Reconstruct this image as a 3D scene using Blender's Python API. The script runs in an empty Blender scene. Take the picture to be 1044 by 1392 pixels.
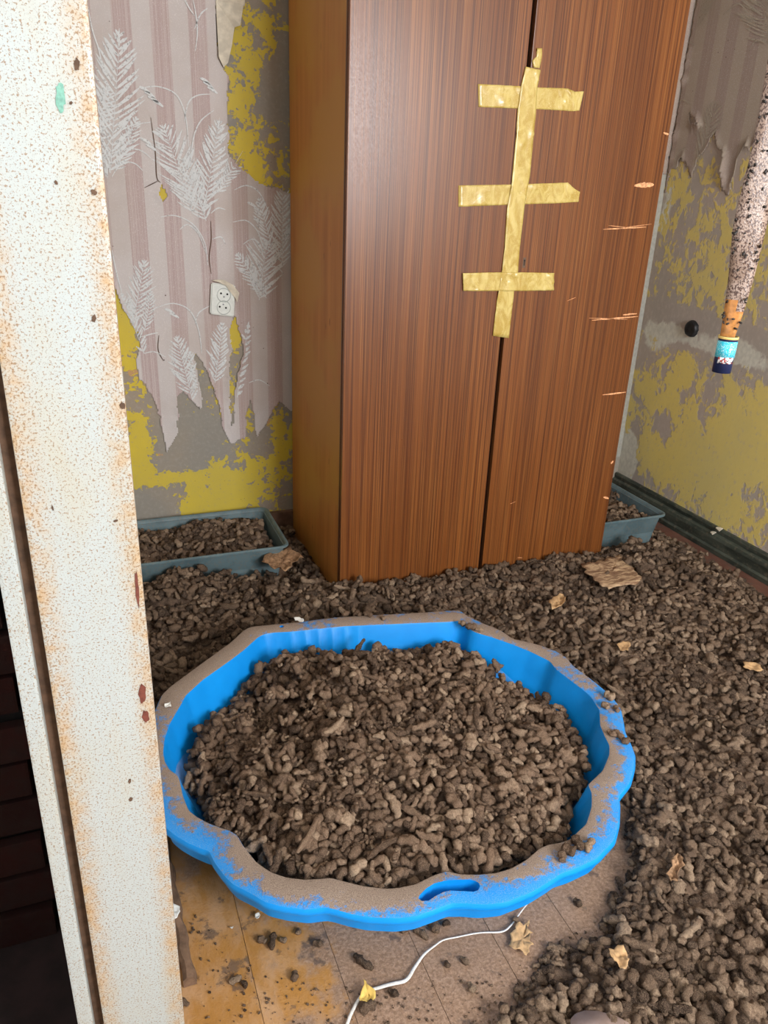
import bpy, bmesh, math, random
import numpy as np
from mathutils import Vector, Matrix, noise
from mathutils.geometry import tessellate_polygon
PI = math.pi
random.seed(7)
scene = bpy.context.scene
C = scene.collection

# ---------------------------------------------------------------- camera, world, lights, exposure
cam_d = bpy.data.cameras.new('camera')
cam_d.sensor_fit = 'VERTICAL'
cam_d.sensor_height = 36.0
cam_d.lens = 1050.0 / 1392.0 * 36.0
cam_d.clip_start = 0.02
cam = bpy.data.objects.new('camera', cam_d); C.objects.link(cam)
_m = [[0.932475, 0.108065, -0.344691], [-0.359231, 0.377759, -0.853377], [0.03799, 0.919576, 0.391071]]
cam.matrix_world = Matrix(((*_m[0], 0.0), (*_m[1], 0.0), (*_m[2], 1.22), (0, 0, 0, 1)))
scene.camera = cam

world = bpy.data.worlds.new('world'); scene.world = world
world.use_nodes = True
bgn = world.node_tree.nodes['Background']
bgn.inputs[0].default_value = (0.72, 0.84, 1.0, 1); bgn.inputs[1].default_value = 1.6

def area(name, loc, rot, sx, sy, power, col):
    d = bpy.data.lights.new(name, 'AREA'); d.shape = 'RECTANGLE'; d.size = sx; d.size_y = sy
    d.energy = power; d.color = col
    o = bpy.data.objects.new(name, d); C.objects.link(o); o.location = loc; o.rotation_euler = rot
    return o
# daylight from the window behind the camera, plus an added left-wall fill
area('daylight_rear_window', (1.42, -1.46, 1.60), (math.radians(78), 0, 0), 1.0, 0.95, 80, (0.97, 0.98, 1.0))
area('added_left_fill', (-1.06, -0.65, 1.55), (0, math.radians(-78), 0), 0.9, 1.1, 17, (0.92, 0.96, 1.0))  # unseen fill added to brighten the right wall

vs = scene.view_settings
scene.display_settings.display_device = 'sRGB'
vs.view_transform = 'Standard'; vs.look = 'None'; vs.gamma = 1.0; vs.use_curve_mapping = False
vs.exposure = 0.55

# ---------------------------------------------------------------- helpers
def link_mesh(name, verts, faces, mat, parent=None, smooth=False):
    me = bpy.data.meshes.new(name); me.from_pydata([tuple(v) for v in verts], [], [tuple(f) for f in faces])
    me.update()
    if smooth: me.polygons.foreach_set('use_smooth', [True] * len(me.polygons))
    if mat: me.materials.append(mat)
    o = bpy.data.objects.new(name, me); C.objects.link(o)
    if parent: o.parent = parent
    return o

def obj(name, bm, mat, parent=None, smooth=False):
    me = bpy.data.meshes.new(name); bmesh.ops.recalc_face_normals(bm, faces=bm.faces); bm.to_mesh(me); bm.free()
    if smooth: me.polygons.foreach_set('use_smooth', [True] * len(me.polygons))
    if mat: me.materials.append(mat)
    o = bpy.data.objects.new(name, me); C.objects.link(o)
    if parent: o.parent = parent
    return o

def empty(name, loc, rz=0):
    o = bpy.data.objects.new(name, None); C.objects.link(o); o.location = loc; o.rotation_euler = (0, 0, rz)
    o.empty_display_size = 0.05
    return o

def tag(o, label=None, cat=None, group=None, kind=None):
    if label: o['label'] = label
    if cat: o['category'] = cat
    if group: o['group'] = group
    if kind: o['kind'] = kind
    return o

def box(bm, x0, x1, y0, y1, z0, z1, bev=0.0):
    r = bmesh.ops.create_cube(bm, size=1.0, matrix=Matrix.Translation(((x0+x1)/2, (y0+y1)/2, (z0+z1)/2)) @ Matrix.Diagonal((x1-x0, y1-y0, z1-z0, 1)))
    if bev > 0:
        es = list({e for v in r['verts'] for e in v.link_edges})
        bmesh.ops.bevel(bm, geom=es, offset=bev, segments=2, affect='EDGES', profile=0.7)

def slab(name, dims, mat, parent=None, bev=0.0):
    bm = bmesh.new(); box(bm, *dims, bev); return obj(name, bm, mat, parent)

def cyl(bm, p0, p1, r, seg=20, r2=None, cap=True):
    p0 = Vector(p0); p1 = Vector(p1); d = p1 - p0
    q = d.to_track_quat('Z', 'Y').to_matrix().to_4x4()
    bmesh.ops.create_cone(bm, cap_ends=cap, segments=seg, radius1=r, radius2=r if r2 is None else r2, depth=d.length,
                          matrix=Matrix.Translation((p0+p1)/2) @ q)

def prism(bm, pts3, off):
    """polygon (list of 3-d points) extruded by the vector off"""
    a = [bm.verts.new(p) for p in pts3]; b = [bm.verts.new(Vector(p) + Vector(off)) for p in pts3]
    n = len(a)
    for t in tessellate_polygon([[Vector(p) for p in pts3]]):
        try:
            bm.faces.new([a[i] for i in t]); bm.faces.new([b[i] for i in reversed(t)])
        except ValueError: pass
    for i in range(n):
        j = (i+1) % n; bm.faces.new((a[i], a[j], b[j], b[i]))

def loft(rings, close_first=False, close_last=True):
    n = len(rings[0]); V = [p for r in rings for p in r]; F = []
    for k in range(len(rings)-1):
        for i in range(n):
            j = (i+1) % n
            F.append((k*n+i, k*n+j, (k+1)*n+j, (k+1)*n+i))
    if close_last: F.append(tuple((len(rings)-1)*n+i for i in range(n)))
    if close_first: F.append(tuple(reversed(range(n))))
    return V, F

def in_poly(x, y, poly):
    """vectorised even-odd test"""
    x = np.asarray(x); y = np.asarray(y); r = np.zeros(x.shape, bool); n = len(poly)
    for i in range(n):
        x0, y0 = poly[i]; x1, y1 = poly[(i+1) % n]
        if y0 == y1: continue
        c = ((y0 > y) != (y1 > y)) & (x < (x1-x0)*(y-y0)/(y1-y0)+x0)
        r ^= c
    return r

def vnoise(x, y, s, seed=0):
    """smooth numpy value noise, about -1..1"""
    x = np.asarray(x)/s + 100.5; y = np.asarray(y)/s + 100.5
    xi = np.floor(x).astype(int); yi = np.floor(y).astype(int); fx = x-xi; fy = y-yi
    fx = fx*fx*(3-2*fx); fy = fy*fy*(3-2*fy)
    def h(a, b):
        v = np.sin(a*127.1+b*311.7+seed*74.7)*43758.5453
        return (v-np.floor(v))*2-1
    return (h(xi, yi)*(1-fx)+h(xi+1, yi)*fx)*(1-fy)+(h(xi, yi+1)*(1-fx)+h(xi+1, yi+1)*fx)*fy

# ---------------------------------------------------------------- material helpers
class G:
    def __init__(s, name, rough=0.6, spec=0.4):
        s.m = bpy.data.materials.new(name); s.m.use_nodes = True; s.t = s.m.node_tree
        s.b = s.t.nodes['Principled BSDF']; s.b.inputs['Roughness'].default_value = rough
        s.b.inputs['Specular IOR Level'].default_value = spec
        s._tc = None
    def n(s, typ, **kw):
        x = s.t.nodes.new(typ)
        for k, v in kw.items(): setattr(x, k, v)
        return x
    def set(s, sock, v):
        if hasattr(v, 'is_output') or isinstance(v, bpy.types.NodeSocket): s.t.links.new(v, sock)
        elif isinstance(v, tuple) and len(v) == 3 and sock.type == 'RGBA': sock.default_value = (*v, 1)
        else: sock.default_value = v
    def co(s, scale=(1, 1, 1), rot=(0, 0, 0), loc=(0, 0, 0), kind='Object'):
        if not s._tc: s._tc = s.n('ShaderNodeTexCoord')
        mp = s.n('ShaderNodeMapping'); s.t.links.new(s._tc.outputs[kind], mp.inputs[0])
        mp.inputs['Scale'].default_value = scale; mp.inputs['Rotation'].default_value = rot; mp.inputs['Location'].default_value = loc
        return mp.outputs[0]
    def noise(s, scale, detail=4, rough=0.55, vec=None, dist=0.0):
        x = s.n('ShaderNodeTexNoise'); x.inputs['Scale'].default_value = scale; x.inputs['Detail'].default_value = detail
        x.inputs['Roughness'].default_value = rough; x.inputs['Distortion'].default_value = dist
        s.t.links.new(vec if vec is not None else s.co(), x.inputs['Vector']); return x.outputs[0]
    def vor(s, scale, vec=None, feature='F1', out=0):
        x = s.n('ShaderNodeTexVoronoi', feature=feature); x.inputs['Scale'].default_value = scale
        s.t.links.new(vec if vec is not None else s.co(), x.inputs['Vector']); return x.outputs[out]
    def math(s, op, a, b=0.5, c=None, clamp=False):
        x = s.n('ShaderNodeMath', operation=op, use_clamp=clamp); s.set(x.inputs[0], a); s.set(x.inputs[1], b)
        if c is not None: s.set(x.inputs[2], c)
        return x.outputs[0]
    def step(s, v, lo, hi):
        x = s.n('ShaderNodeMapRange', interpolation_type='SMOOTHSTEP'); s.set(x.inputs[0], v)
        x.inputs[1].default_value = lo; x.inputs[2].default_value = hi; return x.outputs[0]
    def mix(s, f, a, b, blend='MIX'):
        x = s.n('ShaderNodeMix', data_type='RGBA', blend_type=blend); s.set(x.inputs[0], f); s.set(x.inputs[6], a); s.set(x.inputs[7], b)
        return x.outputs[2]
    def attr(s, name, out=2):
        x = s.n('ShaderNodeAttribute', attribute_name=name); return x.outputs[out]
    def sep(s, v):
        x = s.n('ShaderNodeSeparateXYZ'); s.t.links.new(v, x.inputs[0]); return x.outputs
    def color(s, v): s.set(s.b.inputs['Base Color'], v); return s
    def rough(s, v): s.set(s.b.inputs['Roughness'], v); return s
    def bump(s, h, strength=0.4, dist=0.002):
        x = s.n('ShaderNodeBump'); x.inputs['Strength'].default_value = strength; x.inputs['Distance'].default_value = dist
        s.t.links.new(h, x.inputs['Height']); s.t.links.new(x.outputs[0], s.b.inputs['Normal']); return s

def plain(name, col, rough=0.6, var=0.12, scale=30, bump=0.0):
    g = G(name, rough); f = g.noise(scale, 5)
    g.color(g.mix(g.step(f, 0.3, 0.7), tuple(c*(1-var) for c in col), tuple(min(1, c*(1+var)) for c in col)))
    if bump: g.bump(f, bump, 0.002)
    return g.m

# --- wardrobe veneer (vertical streaks in z)
def veneer(name, dark, mid, light, rough, axis_scale=(1, 1, 1)):
    g = G(name, rough, 0.5)
    v1 = g.co((150, 150, 0.7)); v2 = g.co((420, 420, 1.6)); v3 = g.co((9, 9, 0.5))
    a = g.noise(1, 3, 0.6, v1); b = g.noise(1, 3, 0.6, v2); c = g.noise(1, 2, 0.5, v3)
    c1 = g.mix(g.step(a, 0.34, 0.66), dark, mid)
    c2 = g.mix(g.math('MULTIPLY', g.step(b, 0.45, 0.72), 0.65), c1, light)
    c3 = g.mix(g.math('MULTIPLY', g.step(c, 0.35, 0.7), 0.35), c2, dark)
    g.color(c3)
    g.rough(g.math('MULTIPLY_ADD', g.noise(220, 3, 0.6), 0.22, rough-0.11))
    g.bump(g.noise(420, 3, 0.6), 0.12, 0.0008)
    return g.m
M_door = veneer('brown_veneer', (0.085, 0.023, 0.006), (0.195, 0.060, 0.012), (0.37, 0.150, 0.038), 0.33)
g = G('orange_side_veneer', 0.5, 0.3)
c = g.mix(g.step(g.noise(1, 4, 0.6, g.co((30, 30, 1.2))), 0.3, 0.7), (0.40, 0.15, 0.030), (0.52, 0.215, 0.05))
c = g.mix(g.step(g.vor(26, g.co((1, 1, 0.25))), 0.10, 0.04), c, (0.13, 0.04, 0.012))
g.color(g.mix(g.step(g.noise(4, 3), 0.40, 0.62), c, (0.47, 0.22, 0.045)))
M_side = g.m
M_dark = plain('dark_gap', (0.012, 0.008, 0.006), 0.8)
M_edge = plain('dark_edging', (0.10, 0.035, 0.012), 0.45)

# --- gouge
M_gouge = plain('bare_orange_wood', (0.75, 0.36, 0.17), 0.8, 0.35, 140)

# --- packing tape
g = G('yellow_packing_tape', 0.26, 0.6)
f = g.noise(38, 5, 0.6, g.co((1, 1, 0.5)), 1.2)
c = g.mix(g.step(f, 0.35, 0.66), (0.46, 0.31, 0.065), (0.62, 0.48, 0.16))
g.color(g.mix(g.step(g.noise(600, 2), 0.60, 0.70), c, (0.66, 0.54, 0.24)))
g.bump(g.noise(22, 3, 0.5, None, 1.2), 0.25, 0.003)
M_tape = g.m

# --- peeling wall paint: zone attribute holds paint (r), pale plaster (g), orange bits (b)
def plaster(name, yel1, yel2, grey1, grey2, pale, orange, fine, zscale=1.0, edge=0.04):
    g = G(name, 0.85, 0.2)
    at = g.n('ShaderNodeAttribute', attribute_name='zone').outputs[0]
    r = g.sep(at)
    co = g.co((1, 1, zscale))
    n1 = g.noise(fine, 6, 0.62, co, 0.4); n2 = g.noise(fine*4, 4, 0.6, co); n3 = g.noise(3.2, 5, 0.6)
    base = g.mix(g.step(n3, 0.35, 0.65), grey1, grey2)
    base = g.mix(g.math('MULTIPLY', g.step(n2, 0.45, 0.75), 0.5), base, tuple(c*1.35 for c in grey2))
    org = g.math('ADD', r[2], g.math('MULTIPLY_ADD', g.noise(fine*1.3, 4, 0.6, g.co((1, 1, 1), loc=(3, 3, 3))), 1.0, -0.5))
    base = g.mix(g.step(org, 0.46, 0.54), base, orange)
    pal = g.math('ADD', r[1], g.math('MULTIPLY_ADD', n1, 0.9, -0.45))
    base = g.mix(g.step(pal, 0.42, 0.58), base, g.mix(g.step(n2, 0.3, 0.7), pale, tuple(c*0.82 for c in pale)))
    ye = g.math('ADD', r[0], g.math('MULTIPLY_ADD', n1, 2.4, -1.2))
    ye = g.math('ADD', ye, g.math('MULTIPLY_ADD', n2, 1.1, -0.55))
    ym = g.step(ye, 0.5-edge, 0.5+edge)
    yc = g.mix(g.step(n3, 0.3, 0.7), yel1, yel2)
    yc = g.mix(g.math('MULTIPLY', g.step(n2, 0.56, 0.70), 0.35), yc, grey1)
    col = g.mix(ym, base, yc)
    spk = g.vor(70, None); spn = g.noise(16, 2)
    col = g.mix(g.math('MULTIPLY', g.step(spk, 0.10, 0.05), g.step(spn, 0.58, 0.64)), col, (0.06, 0.035, 0.02))
    g.color(col); g.bump(g.math('ADD', ym, g.math('MULTIPLY', n2, 0.6)), 0.5, 0.0015)
    return g.m
M_wallback = plaster('peeling_yellow_paint', (0.62, 0.47, 0.055), (0.54, 0.42, 0.075), (0.33, 0.27, 0.205), (0.27, 0.25, 0.215), (0.40, 0.39, 0.34), (0.50, 0.30, 0.14), 20)
M_wallright = plaster('flaking_ochre_paint', (0.76, 0.60, 0.18), (0.68, 0.56, 0.21), (0.47, 0.39, 0.33), (0.42, 0.37, 0.32), (0.72, 0.70, 0.60), (0.48, 0.32, 0.16), 17, 0.7, 0.12)

# --- wallpaper, stripes along a wall axis
def wallpaper(name, axis, a, b, line, top_tint):
    g = G(name, 0.8, 0.25)
    co = g.co(); s = g.sep(co); u = s[axis]
    w = g.math('PINGPONG', g.math('ADD', u, g.math('MULTIPLY', g.noise(1, 1), 0.004)), 0.052)
    m = g.step(w, 0.024, 0.027)
    sc = [1, 1, 1]; sc[axis] = 420; sc[2] = 2.0
    th = g.noise(1, 2, 0.7, g.co(tuple(sc)))
    c = g.mix(m, a, b)
    c = g.mix(g.math('MULTIPLY', g.step(th, 0.40, 0.68), g.math('MULTIPLY_ADD', m, -0.6, 0.85)), c, line)
    sp = g.noise(420, 2, 0.6)
    c = g.mix(g.math('MULTIPLY', g.step(sp, 0.58, 0.68), 0.40), c, (0.82, 0.80, 0.79))
    c = g.mix(g.math('MULTIPLY', g.step(g.noise(2.6, 4), 0.42, 0.66), 0.45), c, top_tint)
    spk = g.math('MULTIPLY', g.step(g.vor(30), 0.085, 0.04), g.step(g.noise(9, 2), 0.55, 0.6))
    c = g.mix(spk, c, (0.09, 0.05, 0.04))
    g.color(c); g.bump(g.noise(8, 5), 0.25, 0.006)
    return g.m
M_paper = wallpaper('striped_pink_wallpaper', 0, (0.43, 0.33, 0.315), (0.54, 0.495, 0.475), (0.53, 0.455, 0.435), (0.40, 0.315, 0.26))
M_paper_r = wallpaper('striped_beige_wallpaper', 1, (0.36, 0.28, 0.235), (0.43, 0.36, 0.29), (0.42, 0.34, 0.285), (0.34, 0.285, 0.21))
M_paperback = plain('wallpaper_backing', (0.60, 0.54, 0.43), 0.85, 0.15, 40)
def ink(name, col, alpha):
    g = G(name, 0.8, 0.2); g.color(col); f = g.noise(160, 3, 0.6)
    g.set(g.b.inputs['Alpha'], g.math('MULTIPLY', g.step(f, 0.15, 0.50), alpha)); return g.m
M_fern = ink('pale_fern_print', (0.70, 0.72, 0.715), 0.88)
M_fern2 = ink('faded_fern_print', (0.50, 0.44, 0.35), 0.75)

# --- floor boards
g = G('worn_orange_floor_paint', 0.62, 0.35)
n1 = g.noise(5, 7, 0.62); n2 = g.noise(22, 6, 0.65, g.co((1, 0.5, 1))); n3 = g.noise(160, 4, 0.7)
c = g.mix(g.step(n2, 0.35, 0.68), (0.40, 0.19, 0.045), (0.48, 0.28, 0.14))
pos = g.sep(g.n('ShaderNodeNewGeometry').outputs[0])
dirt = g.math('ADD', g.math('MULTIPLY_ADD', n1, 3.4, -1.62), g.step(pos[0], 0.10, 0.42))
dirt = g.math('ADD', dirt, g.math('MULTIPLY_ADD', n2, 1.0, -0.5))
dm = g.step(dirt, 0.22, 0.62)
dc = g.mix(g.step(n3, 0.35, 0.7), (0.20, 0.125, 0.085), (0.38, 0.255, 0.18))
c = g.mix(g.math('MULTIPLY', dm, 0.88), c, dc)
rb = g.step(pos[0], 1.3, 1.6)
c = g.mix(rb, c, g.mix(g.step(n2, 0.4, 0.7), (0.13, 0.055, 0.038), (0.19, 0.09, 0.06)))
c = g.mix(g.math('MULTIPLY', g.step(g.noise(14, 6, 0.7, g.co(loc=(5, 2, 1))), 0.545, 0.62), 0.75), c, (0.10, 0.07, 0.055))
g.color(c); g.bump(g.math('ADD', n3, g.math('MULTIPLY', n2, 2)), 0.5, 0.003)
M_floor = g.m
M_under = plain('floor_void', (0.02, 0.014, 0.01), 0.9)

# --- droppings and dirt
def dung(name, lo, mid, hi, use_obj):
    g = G(name, 0.9, 0.12)
    n1 = g.noise(190, 5, 0.7); n2 = g.noise(700, 3, 0.7)
    t = g.attr('tint')
    if use_obj: t = g.n('ShaderNodeObjectInfo').outputs['Random']
    tt = g.math('ADD', g.math('MULTIPLY', t, 0.75), g.math('MULTIPLY_ADD', n1, 0.9, -0.33))
    c = g.mix(g.step(tt, 0.05, 0.55), lo, mid)
    c = g.mix(g.step(tt, 0.55, 1.05), c, hi)
    c = g.mix(g.math('MULTIPLY', g.step(n2, 0.50, 0.66), 0.45), c, hi)
    c = g.mix(g.math('MULTIPLY', g.step(g.noise(420, 3, 0.7, g.co(loc=(4, 1, 2))), 0.54, 0.66), 0.55), c, lo)
    g.color(c); g.bump(g.math('ADD', n1, g.math('MULTIPLY', n2, 0.45)), 1.0, 0.006)
    return g.m
D_TUB = ((0.070, 0.042, 0.028), (0.250, 0.160, 0.105), (0.56, 0.405, 0.275))
D_FLR = ((0.050, 0.032, 0.023), (0.198, 0.130, 0.086), (0.47, 0.34, 0.23))
M_dung_tub = dung('dusty_brown_dropping', *D_TUB, False); M_dung_tub_o = dung('dusty_brown_dropping_single', *D_TUB, True)
M_dung_flr = dung('dark_brown_dropping', *D_FLR, False); M_dung_flr_o = dung('dark_brown_dropping_single', *D_FLR, True)
g = G('crumbled_brown_dirt', 0.95, 0.1)
n1 = g.noise(60, 6, 0.7); n2 = g.noise(900, 2, 0.7)
c = g.mix(g.step(n1, 0.32, 0.68), (0.075, 0.048, 0.033), (0.19, 0.125, 0.085))  # dirt colour, darkened to deepen the shade between the droppings
g.color(g.mix(g.math('MULTIPLY', g.step(n2, 0.52, 0.7), 0.5), c, (0.40, 0.29, 0.21)))
g.bump(g.math('ADD', n1, g.math('MULTIPLY', n2, 0.5)), 0.9, 0.006)
M_dirt = g.m

# --- blue plastic with dust lying on it
g = G('dusty_blue_plastic', 0.38, 0.3)
nz = g.sep(g.n('ShaderNodeNewGeometry').outputs[1])[2]
n1 = g.noise(9, 4, 0.6, g.co(loc=(1.3, 0.2, 0))); n2 = g.noise(75, 6, 0.72); n3 = g.noise(900, 2, 0.6)
up = g.step(nz, 0.55, 0.93)
px_ = g.sep(g.n('ShaderNodeNewGeometry').outputs[0])
d = g.math('ADD', g.math('MULTIPLY_ADD', n1, 1.9, -0.78), g.math('MULTIPLY_ADD', n2, 1.9, -0.95))
d = g.math('ADD', d, g.math('MULTIPLY_ADD', g.noise(330, 3, 0.7), 1.0, -0.5))
d = g.math('ADD', d, g.attr('dust'))
d = g.math('ADD', d, g.math('MULTIPLY_ADD', g.noise(26, 4, 0.65), 1.6, -0.80))
d = g.math('MULTIPLY', g.step(d, 0.0, 0.50), up, clamp=True)
blue = g.mix(g.step(n1, 0.3, 0.7), (0.003, 0.25, 0.72), (0.004, 0.29, 0.80))
film = g.mix(g.math('MULTIPLY', g.step(n3, 0.45, 0.7), g.math('MULTIPLY_ADD', up, 0.45, 0.02)), blue, (0.38, 0.48, 0.54))
dust = g.mix(g.step(n3, 0.35, 0.65), (0.20, 0.145, 0.11), (0.40, 0.31, 0.245))
g.color(g.mix(d, film, dust)); g.rough(g.math('MULTIPLY_ADD', d, 0.5, 0.36))
g.bump(g.math('MULTIPLY', g.math('ADD', d, g.math('MULTIPLY', n3, d)), 1.0), 0.5, 0.002)
M_tub = g.m

# --- trays
g = G('grey_blue_tray_plastic', 0.5, 0.4)
n1 = g.noise(14, 5, 0.65); n2 = g.noise(120, 4, 0.7)
c = g.mix(g.step(n1, 0.4, 0.6), (0.085, 0.135, 0.15), (0.12, 0.18, 0.195))
g.color(g.mix(g.math('MULTIPLY', g.step(n2, 0.48, 0.66), 0.5), c, (0.20, 0.165, 0.13)))
M_tray = g.m

# --- jamb: white enamel covered in tiny fly specks, rust coloured at the edges
g = G('fly_specked_white_enamel', 0.45, 0.4)
s = g.sep(g.co()); ex = g.math('ABSOLUTE', g.math('ADD', s[0], 0.0))
edge = g.step(ex, 0.020, 0.0455)
n1 = g.noise(9, 5, 0.6, g.co((1, 1, 0.4))); n2 = g.noise(480, 2, 0.6); n3 = g.noise(900, 2, 0.6)
c = g.mix(g.step(n1, 0.45, 0.72), (0.40, 0.435, 0.425), (0.41, 0.395, 0.325))
em = g.math('MULTIPLY', edge, g.step(g.noise(60, 5, 0.7), 0.30, 0.72))
c = g.mix(g.math('MULTIPLY', em, 0.85), c, (0.45, 0.26, 0.09))
dens = g.math('ADD', n2, g.math('MULTIPLY', edge, 0.045))
c = g.mix(g.math('MULTIPLY', g.step(dens, 0.56, 0.64), 0.82), c, (0.24, 0.14, 0.065))
c = g.mix(g.math('MULTIPLY', g.step(n3, 0.60, 0.68), 0.6), c, (0.10, 0.065, 0.045))
g.color(c); g.bump(n2, 0.15, 0.001)
M_jamb = g.m
M_groove = plain('brown_groove_shade_and_specks', (0.10, 0.055, 0.032), 0.8, 0.3, 80)  # dark brown paints the groove's shadow; also colours fly specks and cracks
M_primer = plain('red_brown_primer', (0.13, 0.035, 0.022), 0.7, 0.25, 150)
M_green = plain('green_stain', (0.16, 0.34, 0.27), 0.7, 0.2, 300)

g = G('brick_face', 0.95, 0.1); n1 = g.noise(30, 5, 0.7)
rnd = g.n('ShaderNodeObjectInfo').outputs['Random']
g.color(g.mix(g.step(n1, 0.3, 0.7), g.mix(rnd, (0.015, 0.005, 0.0045), (0.026, 0.008, 0.007)), (0.018, 0.010, 0.009))); g.bump(n1, 0.6, 0.004)  # brick colour darkened to stand for the unlit hall
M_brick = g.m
M_mortar = plain('mortar_painted_shade', (0.012, 0.009, 0.008), 0.95, 0.3, 60)  # near-black tone puts the hall's shade into the mortar
M_hall_shade = plain('hall_floor_painted_shade', (0.016, 0.008, 0.008), 0.9, 0.4, 20)  # near-black colour stands for the shade on the hall floor
M_plain = plain('grey_plaster', (0.60, 0.56, 0.50), 0.9, 0.1, 6)
M_ceil = plain('old_ceiling_whitewash', (0.62, 0.60, 0.55), 0.9, 0.08, 5)
g = G('dark_green_skirting_paint', 0.45, 0.4); n1 = g.noise(1, 6, 0.65, g.co((30, 8, 30))); n2 = g.noise(50, 5, 0.7)
c = g.mix(g.step(n1, 0.35, 0.7), (0.022, 0.030, 0.024), (0.075, 0.085, 0.065))
g.color(g.mix(g.math('MULTIPLY', g.step(n2, 0.52, 0.68), 0.55), c, (0.17, 0.14, 0.10)))
M_skirt = g.m
M_brownwood = plain('brown_wood', (0.14, 0.075, 0.045), 0.7, 0.3, 30, 0.4)
M_white = plain('white_window_paint', (0.75, 0.75, 0.72), 0.5, 0.04)
g = G('window_glass', 0.02); g.b.inputs['Transmission Weight'].default_value = 1.0; g.b.inputs['IOR'].default_value = 1.02
M_glass = g.m

# ================================================================ ROOM SHELL
XL, XR, YB, YR, ZC = -1.0, 2.15, 2.60, -1.40, 2.45
fl = slab('floor', (XL-0.1, XR+0.1, YR-0.1, YB+0.1, -0.06, -0.03), M_under); fl['kind'] = 'structure'
pw = 0.1385; x = 0.156 - pw*9; k = 0
pm = {}
while x < XR:
    x0, x1 = max(x, XL), min(x+pw, XR)
    if x1-x0 > 0.02:
        p = slab('plank', (0.0004, x1-x0-0.0004, 0, YB-YR, -0.028, 0.0), M_floor, fl, 0.0004)
        p.location = (x0, YR, random.uniform(-0.0012, 0.0))
    x += pw; k += 1
ce = slab('ceiling', (XL-0.1, XR+0.1, YR-0.1, YB+0.1, ZC, ZC+0.1), M_ceil); ce['kind'] = 'structure'

def zone_wall(name, plane, fixed, u0, u1, v0, v1, step_, fn, mat, thick, flip=False):
    """a wall slab whose face is a fine grid carrying the paint zones"""
    nu = int(round((u1-u0)/step_)); nv = int(round((v1-v0)/step_))
    us = np.linspace(u0, u1, nu+1); vs_ = np.linspace(v0, v1, nv+1)
    U, V = np.meshgrid(us, vs_)
    r, gg, b = fn(U, V)
    if plane == 'y': P = np.stack([U, np.full_like(U, fixed), V], -1).reshape(-1, 3)
    else: P = np.stack([np.full_like(U, fixed), U, V], -1).reshape(-1, 3)
    F = []
    for j in range(nv):
        for i in range(nu):
            a = j*(nu+1)+i; q = (a, a+1, a+nu+2, a+nu+1)
            F.append(q if not flip else q[::-1])
    n = len(P); off = np.array([0, thick, 0] if plane == 'y' else [thick, 0, 0])
    cs = [0, nu, (nv+1)*(nu+1)-1, nv*(nu+1)]
    B = [P[c]+off for c in cs]
    P = list(map(tuple, P)) + [tuple(b_) for b_ in B]
    F.append((n+3, n+2, n+1, n) if not flip else (n, n+1, n+2, n+3))
    bord = [list(range(0, nu+1)), [j*(nu+1)+nu for j in range(nv+1)], [nv*(nu+1)+i for i in range(nu, -1, -1)], [j*(nu+1) for j in range(nv, -1, -1)]]
    for e, (bd, (c0, c1)) in enumerate(zip(bord, [(n, n+1), (n+1, n+2), (n+2, n+3), (n+3, n)])):
        F.append(tuple(reversed(bd)) + (c0, c1))
    o = link_mesh(name, P, F, mat)
    at = o.data.color_attributes.new('zone', 'FLOAT_COLOR', 'POINT')
    A = np.ones((len(P), 4), np.float32); A[:n, 0] = r.ravel(); A[:n, 1] = gg.ravel(); A[:n, 2] = b.ravel(); A[n:, :3] = 0
    at.data.foreach_set('color', A.ravel())
    o['kind'] = 'structure'
    return o

def blobs(U, V, base, L):
    A = np.full(U.shape, base, float)
    for (u, v), ru, rv, val in L:
        A += val*np.exp(-((U-u)/ru)**2-((V-v)/rv)**2)
    return A

# back wall: pixel-measured centres turned into metres along the wall
def back_fn(U, V):
    yel = blobs(U, V, 0.30, [
        (p, ru, rv, val) for p, (ru, rv, val) in zip(
        [(0.118,0.290),(0.155,0.392),(0.125,0.828),(0.146,0.689),(0.291,0.246),(0.415,0.149),(0.265,0.409),(0.525,0.251),(0.648,0.352),(0.349,0.376),(0.160,0.150),(0.445,0.552),(0.576,1.583),(0.537,1.407),(0.629,1.472),(0.578,1.246),(0.490,0.750),(0.197,0.146),(0.397,0.318),(0.567,0.359),(0.287,1.165)],
        [(0.06, 0.12, 0.7), (0.05, 0.08, 0.6), (0.05, 0.10, 0.7), (0.05, 0.1, 0.4), (0.14, 0.03, 0.8), (0.14, 0.06, 0.9), (0.05, 0.12, -0.7), (0.08, 0.10, 0.4), (0.05, 0.12, 0.5), (0.09, 0.10, -0.5), (0.07, 0.06, -1.2), (0.03, 0.06, 0.4), (0.08, 0.2, 0.30), (0.05, 0.2, 0.25), (0.04, 0.08, -0.7), (0.1, 0.08, 0.3), (0.03, 0.06, 0.9), (0.05, 0.05, -0.6), (0.03, 0.05, 0.5), (0.03, 0.06, -0.4), (0.03, 0.05, 1.5)])])
    pale = blobs(U, V, 0.05, [(p, ru, rv, val) for p, (ru, rv, val) in zip(
        [(0.271,0.123),(0.563,0.176),(2.164,0.614),(2.152,0.851),(2.146,1.128)],
        [(0.05, 0.04, 0.45), (0.03, 0.04, 0.5), (0.12, 0.5, 0.9), (0.12, 0.4, 0.9), (0.1, 0.3, 0.9)])])
    yel = np.where(U > 1.5, -1.0, yel)
    org = blobs(U, V, -0.05, [(p, ru, rv, val) for p, (ru, rv, val) in zip([(0.152,0.629),(0.211,0.335),(0.386,0.095),(0.609,0.424),(0.315,0.132)],
        [(0.03, 0.03, 0.7), (0.03, 0.03, 0.6), (0.08, 0.03, 0.6), (0.04, 0.03, 0.6), (0.03, 0.03, 0.4)])])
    return yel, pale, org
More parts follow.
